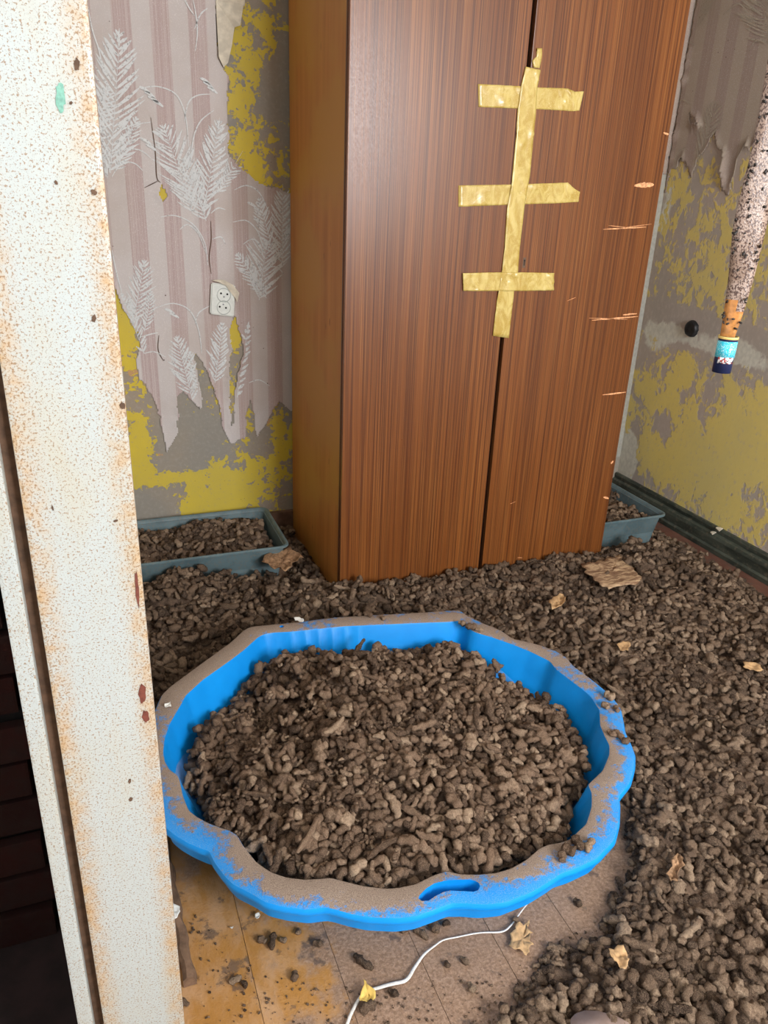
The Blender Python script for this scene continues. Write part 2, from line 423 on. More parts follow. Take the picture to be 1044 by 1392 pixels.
wb = zone_wall('wall_back', 'y', YB, XL, XR, 0, ZC, 0.02, back_fn, M_wallback, 0.12)

def right_fn(U, V):
    # u = depth along the wall, v = height
    yel = blobs(U, V, 0.34, [(p, ru, rv, val) for p, (ru, rv, val) in zip(
        [(1.967,0.431),(2.005,0.191),(2.347,0.249),(2.450,0.466),(2.319,0.615),(2.164,0.484),(2.378,0.363),(1.878,0.241),(2.207,0.355),(2.330,0.939),(2.141,0.912),(2.434,1.033),(2.512,0.863),(2.236,0.742),(2.028,0.755),(2.370,0.800),(2.093,1.085),(2.260,1.146),(2.356,1.539),(2.538,1.553),(2.366,1.692),(2.597,1.765),(2.516,1.261)],
        [(0.2, 0.18, 0.95), (0.2, 0.1, 0.6), (0.15, 0.12, 0.7), (0.15, 0.08, 0.55), (0.1, 0.06, 0.5), (0.03, 0.16, -0.6), (0.06, 0.06, -0.7), (0.05, 0.05, -0.7), (0.10, 0.1, 0.45), (0.12, 0.07, 0.35), (0.1, 0.08, 0.3), (0.06, 0.1, 0.0), (0.1, 0.08, -0.1), (0.30, 0.035, -1.5), (0.2, 0.045, -1.4), (0.16, 0.03, -1.2), (0.1, 0.1, 0.35), (0.1, 0.1, 0.2), (0.2, 0.2, -0.1), (0.2, 0.2, -0.1), (0.2, 0.2, -0.1), (0.2, 0.2, -0.1), (0.05, 0.08, 0.4)])])
    pale = blobs(U, V, 0.02, [(p, ru, rv, val) for p, (ru, rv, val) in zip(
        [(2.233,0.729),(2.014,0.707),(2.476,0.727),(2.524,0.659),(2.566,0.176),(2.583,1.129),(2.612,0.906),(2.562,1.234)],
        [(0.26, 0.05, 0.55), (0.18, 0.05, 0.52), (0.1, 0.06, 0.45), (0.1, 0.06, 0.45), (0.07, 0.10, 2.2), (0.07, 0.12, 0.45), (0.10, 0.12, 0.42), (0.05, 0.08, 0.4)])])
    yel = yel - 3.0*np.clip(pale-0.8, 0, 1)
    return yel, pale, np.full(U.shape, 0.02)
WY0, WY1, WZ0, WZ1 = -1.15, -0.15, 0.95, 2.10
wr = zone_wall('wall_right', 'x', XR, 0.90, YB, 0, ZC, 0.02, right_fn, M_wallright, 0.12, True)
o = slab('wall_right_front', (XR, XR+0.12, YR, 0.90, 0, ZC), M_plain); o['kind'] = 'structure'
# rear wall with window opening
VX0, VX1, VZ0, VZ1 = 0.72, 2.10, 0.98, 2.20
bm = bmesh.new()
box(bm, XL, VX0, YR-0.12, YR, 0, ZC); box(bm, VX1, XR, YR-0.12, YR, 0, ZC); box(bm, VX0, VX1, YR-0.12, YR, 0, VZ0); box(bm, VX0, VX1, YR-0.12, YR, VZ1, ZC)
o = obj('wall_rear', bm, M_plain); o['kind'] = 'structure'
bm = bmesh.new()
box(bm, XL-0.12, XL, YR, WY0, 0, ZC); box(bm, XL-0.12, XL, WY1, YB, 0, ZC); box(bm, XL-0.12, XL, WY0, WY1, 0, WZ0); box(bm, XL-0.12, XL, WY0, WY1, WZ1, ZC)  # left wall, with an opening added for the fill light
o = obj('wall_left', bm, M_plain); o['kind'] = 'structure'
# partition that ends in the door frame
o = slab('wall_partition', (-0.085, 0.024, 0.74, YB, 0, ZC), M_plain); o['kind'] = 'structure'

def window(name, axis, fixed, u0, u1, z0, z1):
    w = empty(name, (0, 0, 0)); w['kind'] = 'structure'
    def bx_(nm, a0, a1, c0, c1, d0=0.03, d1=0.08, m=M_white):
        if axis == 'x': return slab(nm, (fixed-d1, fixed-d0, a0, a1, c0, c1), m, w)
        return slab(nm, (a0, a1, fixed-d1, fixed-d0, c0, c1), m, w)
    t = 0.05; mid = (u0+u1)/2
    bx_('window_frame', u0, u0+t, z0, z1); bx_('window_frame', u1-t, u1, z0, z1)
    bx_('window_frame', u0+t, u1-t, z0, z0+t); bx_('window_frame', u0+t, u1-t, z1-t, z1)
    bx_('mullion', mid-0.03, mid+0.03, z0+t, z1-t)
window('added_fill_window', 'x', XL, WY0, WY1, WZ0, WZ1)  # unseen window added to go with the left fill
window('window_2', 'y', YR, VX0, VX1, VZ0, VZ1)

# skirting boards
def skirting_right():
    prof = [(0, 0), (0, 0.092), (-0.010, 0.092), (-0.014, 0.084), (-0.013, 0.070), (-0.024, 0.064), (-0.028, 0.052), (-0.028, 0.022), (-0.036, 0.016), (-0.036, 0)]
    y0, y1 = YR, YB-0.001; n = len(prof); segs = 40; V = []; F = []
    for k in range(segs+1):
        y = y0+(y1-y0)*k/segs
        for (a, z) in prof: V.append((XR+a, y, z))
    for k in range(segs):
        for i in range(n):
            j = (i+1) % n; F.append((k*n+i, k*n+j, (k+1)*n+j, (k+1)*n+i))
    F.append(tuple(range(n))); F.append(tuple(segs*n+i for i in reversed(range(n))))
    o = link_mesh('baseboard_right', V, F, M_skirt); o['kind'] = 'structure'
    return o
sk = skirting_right()
o = slab('baseboard_back', (0.025, XR-0.04, YB-0.02, YB, 0, 0.085), M_brownwood, None, 0.003); o['kind'] = 'structure'
# two flakes of pale paint broken off the skirting top
for (y, z, w_) in ((1.962, 0.094, 0.016), (1.985, 0.068, 0.011)):
    bm = bmesh.new(); prism(bm, [(2.112, y-w_, z), (2.118, y+w_*0.6, z+0.002), (2.134, y+w_, z+0.001), (2.140, y-w_*0.3, z+0.003)], (0, 0, 0.003))
    obj('paint_flake', bm, M_paperback, sk)

# ---------------------------------------------------------------- wallpaper sheets (real torn sheets a little proud of the plaster)
def sheet(name, parent, plane, fixed, outline, holes, cell, lift, mat, curl=0.006, toward=-1):
    us = [p[0] for p in outline]; vs_ = [p[1] for p in outline]
    u0, u1, v0, v1 = min(us), max(us), min(vs_), max(vs_)
    nu = int((u1-u0)/cell)+1; nv = int((v1-v0)/cell)+1
    U, V = np.meshgrid(u0+(np.arange(nu)+0.5)*cell, v0+(np.arange(nv)+0.5)*cell)
    jx = vnoise(U, V, 0.006, 3)*0.0022; jy = vnoise(U, V, 0.006, 9)*0.0022
    jx += vnoise(U, V, 0.02, 5)*0.004; jy += vnoise(U, V, 0.02, 6)*0.004
    M = in_poly(U+jx, V+jy, outline)
    for h in holes: M &= ~in_poly(U+jx, V+jy, h)
    # distance to the torn edge by repeated erosion
    D = M.astype(float); E = M.copy()
    for k in range(6):
        P_ = np.pad(E, 1, mode='edge'); E = E & P_[:-2, 1:-1] & P_[2:, 1:-1] & P_[1:-1, :-2] & P_[1:-1, 2:]; D += E
    idx = -np.ones((nv+1, nu+1), int); pts = []; F = []
    jj, ii = np.nonzero(M)
    for j, i in zip(jj.tolist(), ii.tolist()):
        q = []
        for (b, a) in ((j, i), (j, i+1), (j+1, i+1), (j+1, i)):
            if idx[b, a] < 0:
                idx[b, a] = len(pts)
                uu = u0+a*cell; vv = v0+b*cell
                dd = D[min(b, nv-1), min(a, nu-1)]
                e = max(0.0, 1-dd/6.0)**2
                w_ = max(0.0, 0.5+0.9*float(vnoise(uu, vv, 0.09, 21)))
                h = lift + 0.0004*(1+float(vnoise(uu, vv, 0.15, 11))) + curl*e*w_
                pts.append((uu, fixed+toward*h, vv) if plane == 'y' else (fixed+toward*h, uu, vv))
            q.append(idx[b, a])
        F.append(q if plane == 'y' else q[::-1])
    o = link_mesh(name, pts, F, mat, parent, True)
    sm = o.modifiers.new('thickness', 'SOLIDIFY'); sm.thickness = 0.0006
    return o

back_out = [(0.086,1.640),(0.468,1.679),(0.464,1.592),(0.468,1.540),(0.482,1.519),(0.494,1.501),(0.491,1.424),(0.489,1.364),(0.490,1.277),(0.531,1.240),(0.581,1.204),(0.664,1.185),(0.695,1.182),(0.689,0.459),(0.671,0.468),(0.634,0.502),(0.612,0.464),(0.593,0.433),(0.552,0.374),(0.544,0.458),(0.530,0.519),(0.518,0.459),(0.510,0.377),(0.460,0.359),(0.435,0.423),(0.428,0.494),(0.404,0.575),(0.389,0.618),(0.374,0.651),(0.358,0.679),(0.348,0.667),(0.361,0.595),(0.367,0.531),(0.360,0.488),(0.344,0.510),(0.326,0.534),(0.308,0.555),(0.288,0.541),(0.282,0.416),(0.260,0.376),(0.236,0.348),(0.226,0.479),(0.207,0.545),(0.173,0.604),(0.167,0.652),(0.184,0.742),(0.161,0.786),(0.144,0.821),(0.123,0.881),(0.115,0.934),(0.094,1.002),(0.015,1.002)]
topz = 2.42
back_out[0] = (0.03, topz); back_out[1] = (0.50, topz)
back_out[-1] = (0.03, back_out[-1][1])
h1 = [(0.487,0.802),(0.502,0.749),(0.516,0.700),(0.506,0.651),(0.490,0.601),(0.477,0.525),(0.471,0.434),(0.463,0.426),(0.462,0.526),(0.463,0.627),(0.474,0.701),(0.471,0.762)]
h2 = [(0.282,1.189),(0.294,1.169),(0.299,1.153),(0.285,1.142),(0.274,1.164)]
h3 = [(0.480,0.614),(0.485,0.550),(0.475,0.486),(0.465,0.474),(0.463,0.564)]
wp = sheet('wallpaper', wb, 'y', YB, back_out, [h1, h2], 0.004, 0.0015, M_paper)
# curled back strip at the top showing its cream backing
bp = [(0.468,1.679),(0.468,1.540),(0.482,1.515),(0.495,1.527),(0.508,1.573),(0.518,1.619),(0.534,1.624),(0.546,1.676),(0.549,1.687)]
pts = []
bm = bmesh.new()
pp = [(0.505, 2.0)] + bp[1:8] + [(0.60, 2.0)]
prism(bm, [(p[0], YB-0.006-0.010*abs(math.sin(i*1.3)), p[1]) for i, p in enumerate(bp)], (0, -0.001, 0))
obj('curled_wallpaper_strip', bm, M_paperback, wb)['label'] = 'cream backing of a folded wallpaper strip'
# narrow strip above it continues to the ceiling
sheet('wallpaper', wb, 'y', YB, [(bp[0][0], bp[0][1]-0.01), (bp[-1][0], bp[-1][1]-0.01), (bp[-1][0], topz), (bp[0][0], topz)], [], 0.006, 0.004, M_paperback)
# right-hand end of the back wall beyond the wardrobe, with wallpaper only at the top
cz = [(2.130,1.508),(2.124,1.385),(2.163,1.582)]
sheet('wallpaper', wb, 'y', YB, [(1.60, cz[1][1]+0.10), (1.85, cz[1][1]+0.06), (2.0, cz[1][1]-0.02), (XR-0.004, cz[1][1]-0.1), (XR-0.004, topz), (1.60, topz)], [], 0.007, 0.0015, M_paper_r)

right_out = [(2.589,1.228),(2.581,1.306),(2.543,1.316),(2.537,1.350),(2.508,1.330),(2.460,1.284),(2.457,1.315),(2.444,1.347),(2.414,1.375),(2.388,1.433),(2.369,1.390),(2.324,1.368),(2.316,1.329),(2.308,1.275),(2.293,1.235),(2.261,1.222),(2.263,1.264),(2.247,1.292),(2.249,1.344),(2.232,1.387),(2.201,1.368),(2.160,1.462),(2.125,1.502)]
right_out = [(YB-0.004, right_out[0][1])] + right_out + [(1.2, right_out[-1][1]), (1.2, topz), (YB-0.004, topz)]
rh = [[(2.396,1.386),(2.370,1.369),(2.339,1.362),(2.333,1.315),(2.353,1.287),(2.392,1.296),(2.399,1.346)], [(2.539,1.501),(2.495,1.479),(2.471,1.459),(2.496,1.456),(2.523,1.471)]]
sheet('wallpaper', wr, 'x', XR, right_out, rh, 0.006, 0.0015, M_paper_r, 0.012)

# fern print on the paper
def fern(bm, tip, base, width, plane, fixed, n=15, seed=1, bend=0.0, paper=None):
    n = int(n*1.5); width *= 1.12
    rr = random.Random(seed); t = Vector((tip[0], tip[1])); b = Vector((base[0], base[1])); ax = t-b; L = ax.length; d = ax/L; s = Vector((-d.y, d.x))
    def P(a, c, lay=0): 
        q = b+d*a+s*(c+bend*math.sin(PI*a/L))
        return (q.x, fixed-0.0032-lay, q.y) if plane == 'y' else (fixed-0.0034-lay, q.x, q.y)
    cnt = [0]
    def leaf(a0, side, ln, ang, w):
        q0 = P(a0+0.6*ln*math.cos(ang), side*0.6*ln*math.sin(ang)); uv = (q0[0], q0[2]) if plane == 'y' else (q0[1], q0[2])
        if paper and (not in_poly(uv[0], uv[1], paper[0]) or any(in_poly(uv[0], uv[1], h_) for h_ in paper[1:])): return
        # a slim pointed leaflet with toothed edge
        dirv = (math.cos(ang), side*math.sin(ang)); nrm = (-dirv[1], dirv[0]); top = []; bot = []
        K = 6
        for k in range(K+1):
            f = k/K; hw = w*(math.sin(PI*min(1, f*0.9+0.08))**0.8)*(1.0 if k % 2 else 0.72)
            cx = a0+dirv[0]*ln*f+0.10*ln*f*f; cy = dirv[1]*ln*f
            top.append((cx+nrm[0]*hw, cy+nrm[1]*hw)); bot.append((cx-nrm[0]*hw, cy-nrm[1]*hw))
        cnt[0] += 1; ly = (cnt[0]*7 % 50)*0.00002+(seed % 5)*0.00012
        top = [(*p, ly) for p in top]; bot = [(*p, ly) for p in bot]
        tv = [bm.verts.new(P(*p)) for p in top]; bv = [bm.verts.new(P(*p)) for p in bot]
        for k in range(K): bm.faces.new((tv[k], tv[k+1], bv[k+1], bv[k]))
    for i in range(n):
        f = (i+0.5)/n; a = L*f; ln = width*(math.sin(PI*(0.18+0.80*f))**0.8)*rr.uniform(0.88, 1.08)
        for side in (-1, 1): leaf(a, side, ln, rr.uniform(0.62, 0.95), L/n*rr.uniform(0.20, 0.34))
    leaf(L*0.9, 1, L*0.12, 0.05, L/n*0.2)
    v = [bm.verts.new(P(0, -0.0012)), bm.verts.new(P(0, 0.0012)), bm.verts.new(P(L, 0.0004)), bm.verts.new(P(L, -0.0004))]
    bm.faces.new(v)
def blade(bm, pts, w, plane, fixed):
    # thin tapering grass blade through points (Catmull-like resample)
    P = [Vector(p) for p in pts]; Q = []
    for i in range(len(P)-1):
        p0 = P[max(i-1, 0)]; p1 = P[i]; p2 = P[i+1]; p3 = P[min(i+2, len(P)-1)]
        for k in range(6):
            t = k/6; Q.append(0.5*((2*p1)+(-p0+p2)*t+(2*p0-5*p1+4*p2-p3)*t*t+(-p0+3*p1-3*p2+p3)*t**3))
    Q.append(P[-1]); prev = None
    for i, q in enumerate(Q):
        d = (Q[min(i+1, len(Q)-1)]-Q[max(i-1, 0)]); d = d/(d.length+1e-9); n_ = Vector((-d.y, d.x))
        h = w*(0.25+0.75*math.sin(PI*(0.08+0.84*i/(len(Q)-1))))
        def T(z): return (z.x, fixed-0.0050-w*0.1, z.y) if plane == 'y' else (fixed-0.0052, z.x, z.y)
        cur = (bm.verts.new(T(q+n_*h)), bm.verts.new(T(q-n_*h)))
        if prev: bm.faces.new((prev[0], cur[0], cur[1], prev[1]))
        prev = cur
ferns = [
 ([(0.199,1.577),(0.140,1.218)], 0.085, 15, 1), ([(0.157,1.438),(0.083,1.255)], 0.05, 10, 2), ([(0.300,1.349),(0.372,1.113)], 0.075, 15, 3), ([(0.465,1.373),(0.403,1.113)], 0.060, 13, 4),
 ([(0.359,1.267),(0.411,1.092)], 0.055, 10, 5), ([(0.601,1.029),(0.572,0.849)], 0.085, 9, 6), ([(0.504,0.994),(0.597,0.855)], 0.04, 9, 7), ([(0.657,1.207),(0.653,0.961)], 0.05, 12, 8),
 ([(0.216,0.971),(0.165,0.781)], 0.05, 11, 9), ([(0.140,0.872),(0.193,0.687)], 0.035, 10, 10), ([(0.300,0.736),(0.337,0.520)], 0.055, 13, 11), ([(0.447,0.775),(0.414,0.579)], 0.05, 11, 12),
 ([(0.337,0.687),(0.364,0.557)], 0.03, 8, 13), ([(0.095,1.216),(0.146,1.277)], 0.04, 8, 17), ([(0.227,1.368),(0.157,1.225)], 0.035, 10, 18), ([(0.533,1.296),(0.451,1.174)], 0.03, 9, 19), ([(0.580,1.161),(0.624,0.995)], 0.04, 10, 20), ([(0.229,0.882),(0.199,0.757)], 0.025, 9, 24), ([(0.535,0.773),(0.487,0.524)], 0.03, 8, 14), ([(0.410,1.780),(0.412,1.945)], 0.08, 12, 15), ([(0.640,1.842),(0.598,2.004)], 0.08, 12, 16)]
for q, w_, n_, sd in ferns:
    bm = bmesh.new(); fern(bm, q[0], q[1], w_, 'y', YB, n_, sd, 0.004*((sd % 3)-1), [back_out, h1, h2]); obj('fern_print', bm, M_fern, wb)
blades = [[(0.113,1.231),(0.148,1.306),(0.203,1.344),(0.266,1.359)], [(0.123,1.257),(0.177,1.281),(0.228,1.283),(0.260,1.261)], [(0.143,1.208),(0.173,1.245),(0.209,1.247),(0.232,1.228)],
 [(0.242,1.444),(0.293,1.452),(0.344,1.433),(0.366,1.377),(0.369,1.298)], [(0.404,1.676),(0.410,1.641),(0.412,1.596),(0.403,1.550)], [(0.376,1.682),(0.391,1.657),(0.406,1.637)], [(0.404,1.604),(0.423,1.642),(0.444,1.659)],
 [(0.274,1.100),(0.318,1.105),(0.370,1.081),(0.403,1.027),(0.409,0.960)], [(0.329,1.065),(0.354,1.080),(0.386,1.053),(0.406,0.994)], [(0.426,1.161),(0.450,1.199),(0.490,1.232),(0.527,1.240)], [(0.426,1.114),(0.449,1.130),(0.472,1.126)],
 [(0.494,1.090),(0.538,1.095),(0.573,1.062),(0.591,1.006)], [(0.524,1.024),(0.553,1.040),(0.579,1.024),(0.590,0.979)], [(0.241,0.830),(0.294,0.843),(0.345,0.819),(0.370,0.753),(0.375,0.680)], [(0.184,0.739),(0.218,0.748),(0.241,0.752)],
 [(0.191,0.687),(0.225,0.691),(0.259,0.673)], [(0.427,1.038),(0.455,1.045),(0.468,1.023)], [(0.122,1.630),(0.127,1.579),(0.140,1.527),(0.145,1.474)], [(0.104,1.416),(0.110,1.361),(0.129,1.315)], [(0.124,1.003),(0.131,0.938),(0.142,0.872)],
 [(0.502,1.184),(0.541,1.198),(0.581,1.178),(0.612,1.118)], [(0.359,0.777),(0.373,0.812),(0.410,0.834)], [(0.529,0.574),(0.565,0.582),(0.601,0.559)], [(0.557,0.938),(0.624,0.956),(0.656,0.933)], [(0.361,1.367),(0.376,1.416),(0.403,1.437),(0.440,1.443)],
 [(0.370,1.238),(0.384,1.319),(0.408,1.369),(0.449,1.401)]]
bm = bmesh.new()
for b_ in blades: blade(bm, b_, 0.0019, 'y', YB)
o = obj('grass_print', bm, M_fern, wb); o['kind'] = 'stuff'
seeds = [(0.254,1.442),(0.267,1.431),(0.276,1.419),(0.288,1.410),(0.435,1.468),(0.447,1.455),(0.427,1.477),(0.247,1.308),(0.260,1.293),(0.282,1.329),(0.294,0.806),(0.281,0.820),(0.575,1.128),(0.556,1.143),(0.574,1.096)]
bm = bmesh.new()
for i, (a, c_) in enumerate(seeds):
    blade(bm, [(a-0.014, c_+0.006), (a, c_+0.001), (a+0.015, c_-0.009)], 0.0042, 'y', YB)
o = obj('seed_head_print', bm, M_fern, wb); o['kind'] = 'stuff'
for q, w_, n_, sd in [([(2.561,1.869),(2.566,1.761)], 0.12, 8, 21), ([(2.402,1.520),(2.437,1.323)], 0.07, 10, 22), ([(2.295,1.825),(2.217,1.674)], 0.12, 8, 23)]:
    bm = bmesh.new(); fern(bm, q[0], q[1], w_, 'x', XR, n_, sd, 0.0, [right_out]+rh); obj('fern_print', bm, M_fern2, wr)
bm = bmesh.new()
for b_ in [[(2.614,1.687),(2.593,1.724),(2.564,1.711)], [(2.609,1.529),(2.573,1.541),(2.530,1.524)], [(2.444,1.787),(2.384,1.809),(2.333,1.775)], [(2.563,1.331),(2.550,1.370),(2.515,1.384)], [(2.294,1.662),(2.271,1.691),(2.224,1.675)]]:
    blade(bm, b_, 0.0025, 'x', XR)
o = obj('grass_print', bm, M_fern2, wr); o['kind'] = 'stuff'
# cracks in the paper (thin dark slits)
bm = bmesh.new()
for b_ in [[(0.266,1.371),(0.272,1.283),(0.271,1.213),(0.281,1.197)], [(0.233,1.181),(0.255,1.192),(0.273,1.201)], [(0.425,1.092),(0.424,1.038),(0.415,0.983),(0.419,0.933)], [(0.243,0.744),(0.237,0.697),(0.251,0.661)]]:
    blade(bm, b_, 0.0013, 'y', YB)
o = obj('crack', bm, M_groove, wb); o['kind'] = 'stuff'

# ================================================================ DOOR FRAME (left foreground) and brickwork behind it
df = empty('door_frame', (0.0, 0.7, 0)); df['kind'] = 'structure'
def jpart(name, x0, x1, y0, y1, mat, bev=0.003, z1=2.2):
    bm = bmesh.new(); cx = (x0+x1)/2
    box(bm, x0-cx, x1-cx, y0, y1, 0, z1, bev); o = obj(name, bm, mat, df); o.location = (cx, 0, 0); return o
jpart('casing', -0.0625, 0.033, 0.0, 0.045, M_jamb, 0.004)
jpart('groove', -0.074, -0.055, 0.012, 0.045, M_groove, 0)
jpart('door_stop', -0.0905, -0.073, -0.004, 0.045, M_jamb, 0.003)
for (u, v), a, b_, nm, mt in [(p, a, b_, nm, mt) for p, (a, b_, nm, mt) in zip(
        [(0.022,0.726),(0.023,0.697),(0.027,0.848),(0.021,1.293),(0.007,1.270),(0.024,1.205),(0.014,1.107),(0.030,1.031),(-0.001,0.592),(-0.000,0.617),(-0.003,1.211),(0.014,0.922),(-0.038,0.941),(0.014,1.267)],
        [(0.0032, 0.0130, 'paint_chip', M_primer), (0.003, 0.0085, 'paint_chip', M_primer), (0.0018, 0.017, 'paint_chip', M_primer), (0.002, 0.004, 'fly_speck', M_groove), (0.0033, 0.010, 'green_mark', M_green),
         (0.0022, 0.0022, 'fly_speck', M_groove), (0.0018, 0.003, 'fly_speck', M_groove), (0.002, 0.0035, 'fly_speck', M_groove), (0.0022, 0.0024, 'fly_speck', M_groove), (0.0015, 0.003, 'fly_speck', M_groove),
         (0.0013, 0.0015, 'fly_speck', M_groove), (0.002, 0.0012, 'fly_speck', M_groove), (0.0008, 0.0025, 'fly_speck', M_groove), (0.0012, 0.0012, 'fly_speck', M_groove)])]:
    n_ = 16; pts = []
    for k in range(n_):
        t = 2*PI*k/n_; rr = 1+0.16*math.sin(2*t+u*900)+0.12*math.sin(5*t+v*700)+0.10*math.sin(7*t+u*500)
        pts.append((u+a*rr*math.cos(t), -0.0001, v+b_*rr*math.sin(t)))
    bm = bmesh.new(); prism(bm, pts, (0, -0.0006, 0)); obj(nm, bm, mt, df)

hf = slab('hall_shade_slab', (XL, -0.087, 0.76, 1.10, 0.001, 0.012), M_hall_shade); hf['kind'] = 'structure'  # slab added over the boards, coloured dark as the hall's shade
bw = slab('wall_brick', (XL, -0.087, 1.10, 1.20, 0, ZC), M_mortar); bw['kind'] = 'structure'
bmsh = None
for row in range(14):
    x = XL + (0.0 if row % 2 else -0.12)
    while x < -0.09:
        x0, x1 = max(x, XL), min(x+0.235, -0.088)
        if x1-x0 > 0.03:
            d = random.uniform(0.0, 0.022)
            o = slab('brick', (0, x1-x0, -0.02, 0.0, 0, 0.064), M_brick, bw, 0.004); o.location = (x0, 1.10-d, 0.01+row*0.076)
        x += 0.247

# ================================================================ WARDROBE
W0, W1, WS, WF, WBK, WH = 0.674, 1.648, 1.166, 2.03, 2.57, 2.10
wd = empty('wardrobe', (0, 0, 0))
tag(wd, 'tall two-door wardrobe in dark brown striped veneer, doors taped together in a cross shape', 'wardrobe')
slab('side_panel', (W0, W0+0.018, WF+0.002, WBK, 0.0, WH), M_side, wd, 0.001)
slab('side_panel', (W1-0.018, W1, WF+0.002, WBK, 0.0, WH), M_side, wd, 0.001)
slab('back_panel', (W0+0.018, W1-0.018, WBK-0.006, WBK, 0.0, WH), M_dark, wd)
slab('top_panel', (W0, W1, WF, WBK, WH, WH+0.018), M_side, wd, 0.001)
slab('bottom_panel', (W0+0.018, W1-0.018, WF+0.02, WBK-0.006, 0.012, 0.03), M_dark, wd)
slab('divider', (WS-0.02, WS+0.02, WF+0.004, WF+0.022, 0.03, WH), M_dark, wd)
slab('edging', (W0-0.0006, W0+0.004, WF-0.004, WF+0.004, 0.0, WH), M_edge, wd)
dl = slab('door', (W0+0.001, WS-0.0065, WF-0.018, WF, 0.008, WH-0.004), M_door, wd, 0.0015)
dr = slab('door', (WS+0.0065, W1, WF-0.018, WF, 0.008, WH-0.004), M_door, wd, 0.0015)
DF = WF-0.018
# lock
kx, kz = [(1.213,1.027)][0]
bm = bmesh.new(); box(bm, kx-0.0045, kx+0.0045, DF-0.0012, DF, kz-0.014, kz+0.014, 0.0005); ks = obj('keyhole_plate', bm, plain('dark_brass', (0.12, 0.07, 0.04), 0.4), dr)
bm = bmesh.new(); box(bm, kx-0.0014, kx+0.0014, DF-0.0018, DF-0.0011, kz-0.008, kz+0.008); obj('keyhole', bm, M_dark, ks)
bm = bmesh.new(); cyl(bm, (kx, DF-0.0022, kz+0.006), (kx, DF-0.0011, kz+0.006), 0.0024, 12); obj('keyhole', bm, M_dark, ks)
# gouges where the veneer is scraped off
def spindle(name, p0, p1, w, mat, parent, y, seed, rag=0.5):
    r_ = random.Random(seed); a = Vector(p0); b = Vector(p1); d = b-a; L = d.length; d /= L; n_ = Vector((-d.y, d.x)); up_ = []; dn_ = []
    K = 10
    for k in range(K+1):
        f = k/K; h = w*math.sin(PI*(0.04+0.92*f))**0.6*r_.uniform(1-rag, 1)
        h2 = w*math.sin(PI*(0.04+0.92*f))**0.6*r_.uniform(1-rag, 1)
        p = a+d*L*f; up_.append(p+n_*h); dn_.append(p-n_*h2)
    poly = up_+dn_[::-1]
    bm = bmesh.new(); prism(bm, [(q.x, y, q.y) for q in poly], (0, -0.0007, 0)); return obj(name, bm, mat, parent)
gl = [([(1.554,1.242),(1.622,1.247)], 0.0085), ([(1.467,1.121),(1.619,1.130)], 0.0022), ([(1.484,1.132),(1.558,1.127)], 0.0010), ([(1.473,0.859),(1.643,0.867)], 0.0026), ([(1.461,0.866),(1.605,0.859)], 0.0014), ([(1.585,0.873),(1.638,0.876)], 0.0030),
      ([(1.555,0.621),(1.644,0.625)], 0.0032), ([(1.627,1.384),(1.646,1.381)], 0.004), ([(1.631,0.379),(1.638,0.389)], 0.005), ([(1.622,0.259),(1.645,0.251)], 0.005), ([(1.374,0.918),(1.403,0.928)], 0.0009),
      ([(1.255,0.275),(1.274,0.281)], 0.0008), ([(1.307,0.072),(1.325,0.069)], 0.001), ([(1.516,1.124),(1.637,1.139)], 0.0010)]
for i, (q, w_) in enumerate(gl): spindle('gouge', q[0], q[1], w_, M_gouge, dr, DF, i)
M_pit = plain('dark_speck', (0.04, 0.02, 0.01), 0.8)

# ================================================================ PACKING TAPE
def tape(name, edges_top, edges_bot, off, label, nsub=10, nw=10, seed=0):
    """edges_top / edges_bot: matching polylines (x,z) along the two long edges"""
    T = []
    n_ = len(edges_top)
    for i in range(n_-1):
        for k in range(nsub):
            f = k/nsub; T.append((Vector(edges_top[i]).lerp(Vector(edges_top[i+1]), f), Vector(edges_bot[i]).lerp(Vector(edges_bot[i+1]), f)))
    T.append((Vector(edges_top[-1]), Vector(edges_bot[-1])))
    V = []; F = []
    for i, (a, b) in enumerate(T):
        for k in range(nw+1):
            p = a.lerp(b, k/nw)
            r1 = noise.noise(Vector((p.x*16+seed*3, p.y*9, 0.3)))+0.5*noise.noise(Vector((p.x*45+p.y*30, p.y*22, seed)))
            rid = max(0.0, 1-abs(r1)*7)**1.5*max(0.0, min(1.0, 0.5+2.5*noise.noise(Vector((p.x*14, p.y*14, 7+seed)))))
            rid2 = max(0.0, 1-abs(noise.noise(Vector((p.x*30-p.y*18, p.y*30+p.x*20, 2.1+seed))))*8)
            jit = 0.0006*noise.noise(Vector((p.x*300, p.y*300, 1)))
            e = 0.0012 if k in (0, nw) else 0
            V.append((p.x+jit, DF-off-0.0040*rid-0.0007*rid2-0.0004*(1+noise.noise(Vector((p.x*80, p.y*80, 4)))), p.y+jit))
    for i in range(len(T)-1):
        for k in range(nw):
            a = i*(nw+1)+k; F.append((a, a+nw+1, a+nw+2, a+1))
    o = link_mesh(name, V, F, M_tape, None, True)
    m = o.modifiers.new('thickness', 'SOLIDIFY'); m.thickness = 0.0003
    tag(o, label, 'tape', 'packing tape strips on the wardrobe doors'); return o
tape('tape_strip', [(1.022,1.463),(1.147,1.467),(1.197,1.468),(1.290,1.472),(1.312,1.466),(1.342,1.469)], [(1.029,1.411),(1.145,1.415),(1.199,1.417),(1.284,1.419),(1.312,1.419),(1.335,1.422)], 0.0006,
     'highest of the three horizontal yellow tape strips across the wardrobe doors', 12, 12, 1)
tape('tape_strip', [(0.987,1.223),(1.137,1.230),(1.199,1.234),(1.326,1.242),(1.349,1.228),(1.370,1.219)], [(0.991,1.170),(1.143,1.179),(1.196,1.182),(1.294,1.187),(1.332,1.190),(1.369,1.193)], 0.0006,
     'middle horizontal yellow tape strip across the wardrobe doors, wrinkled at its right end', 12, 12, 2)
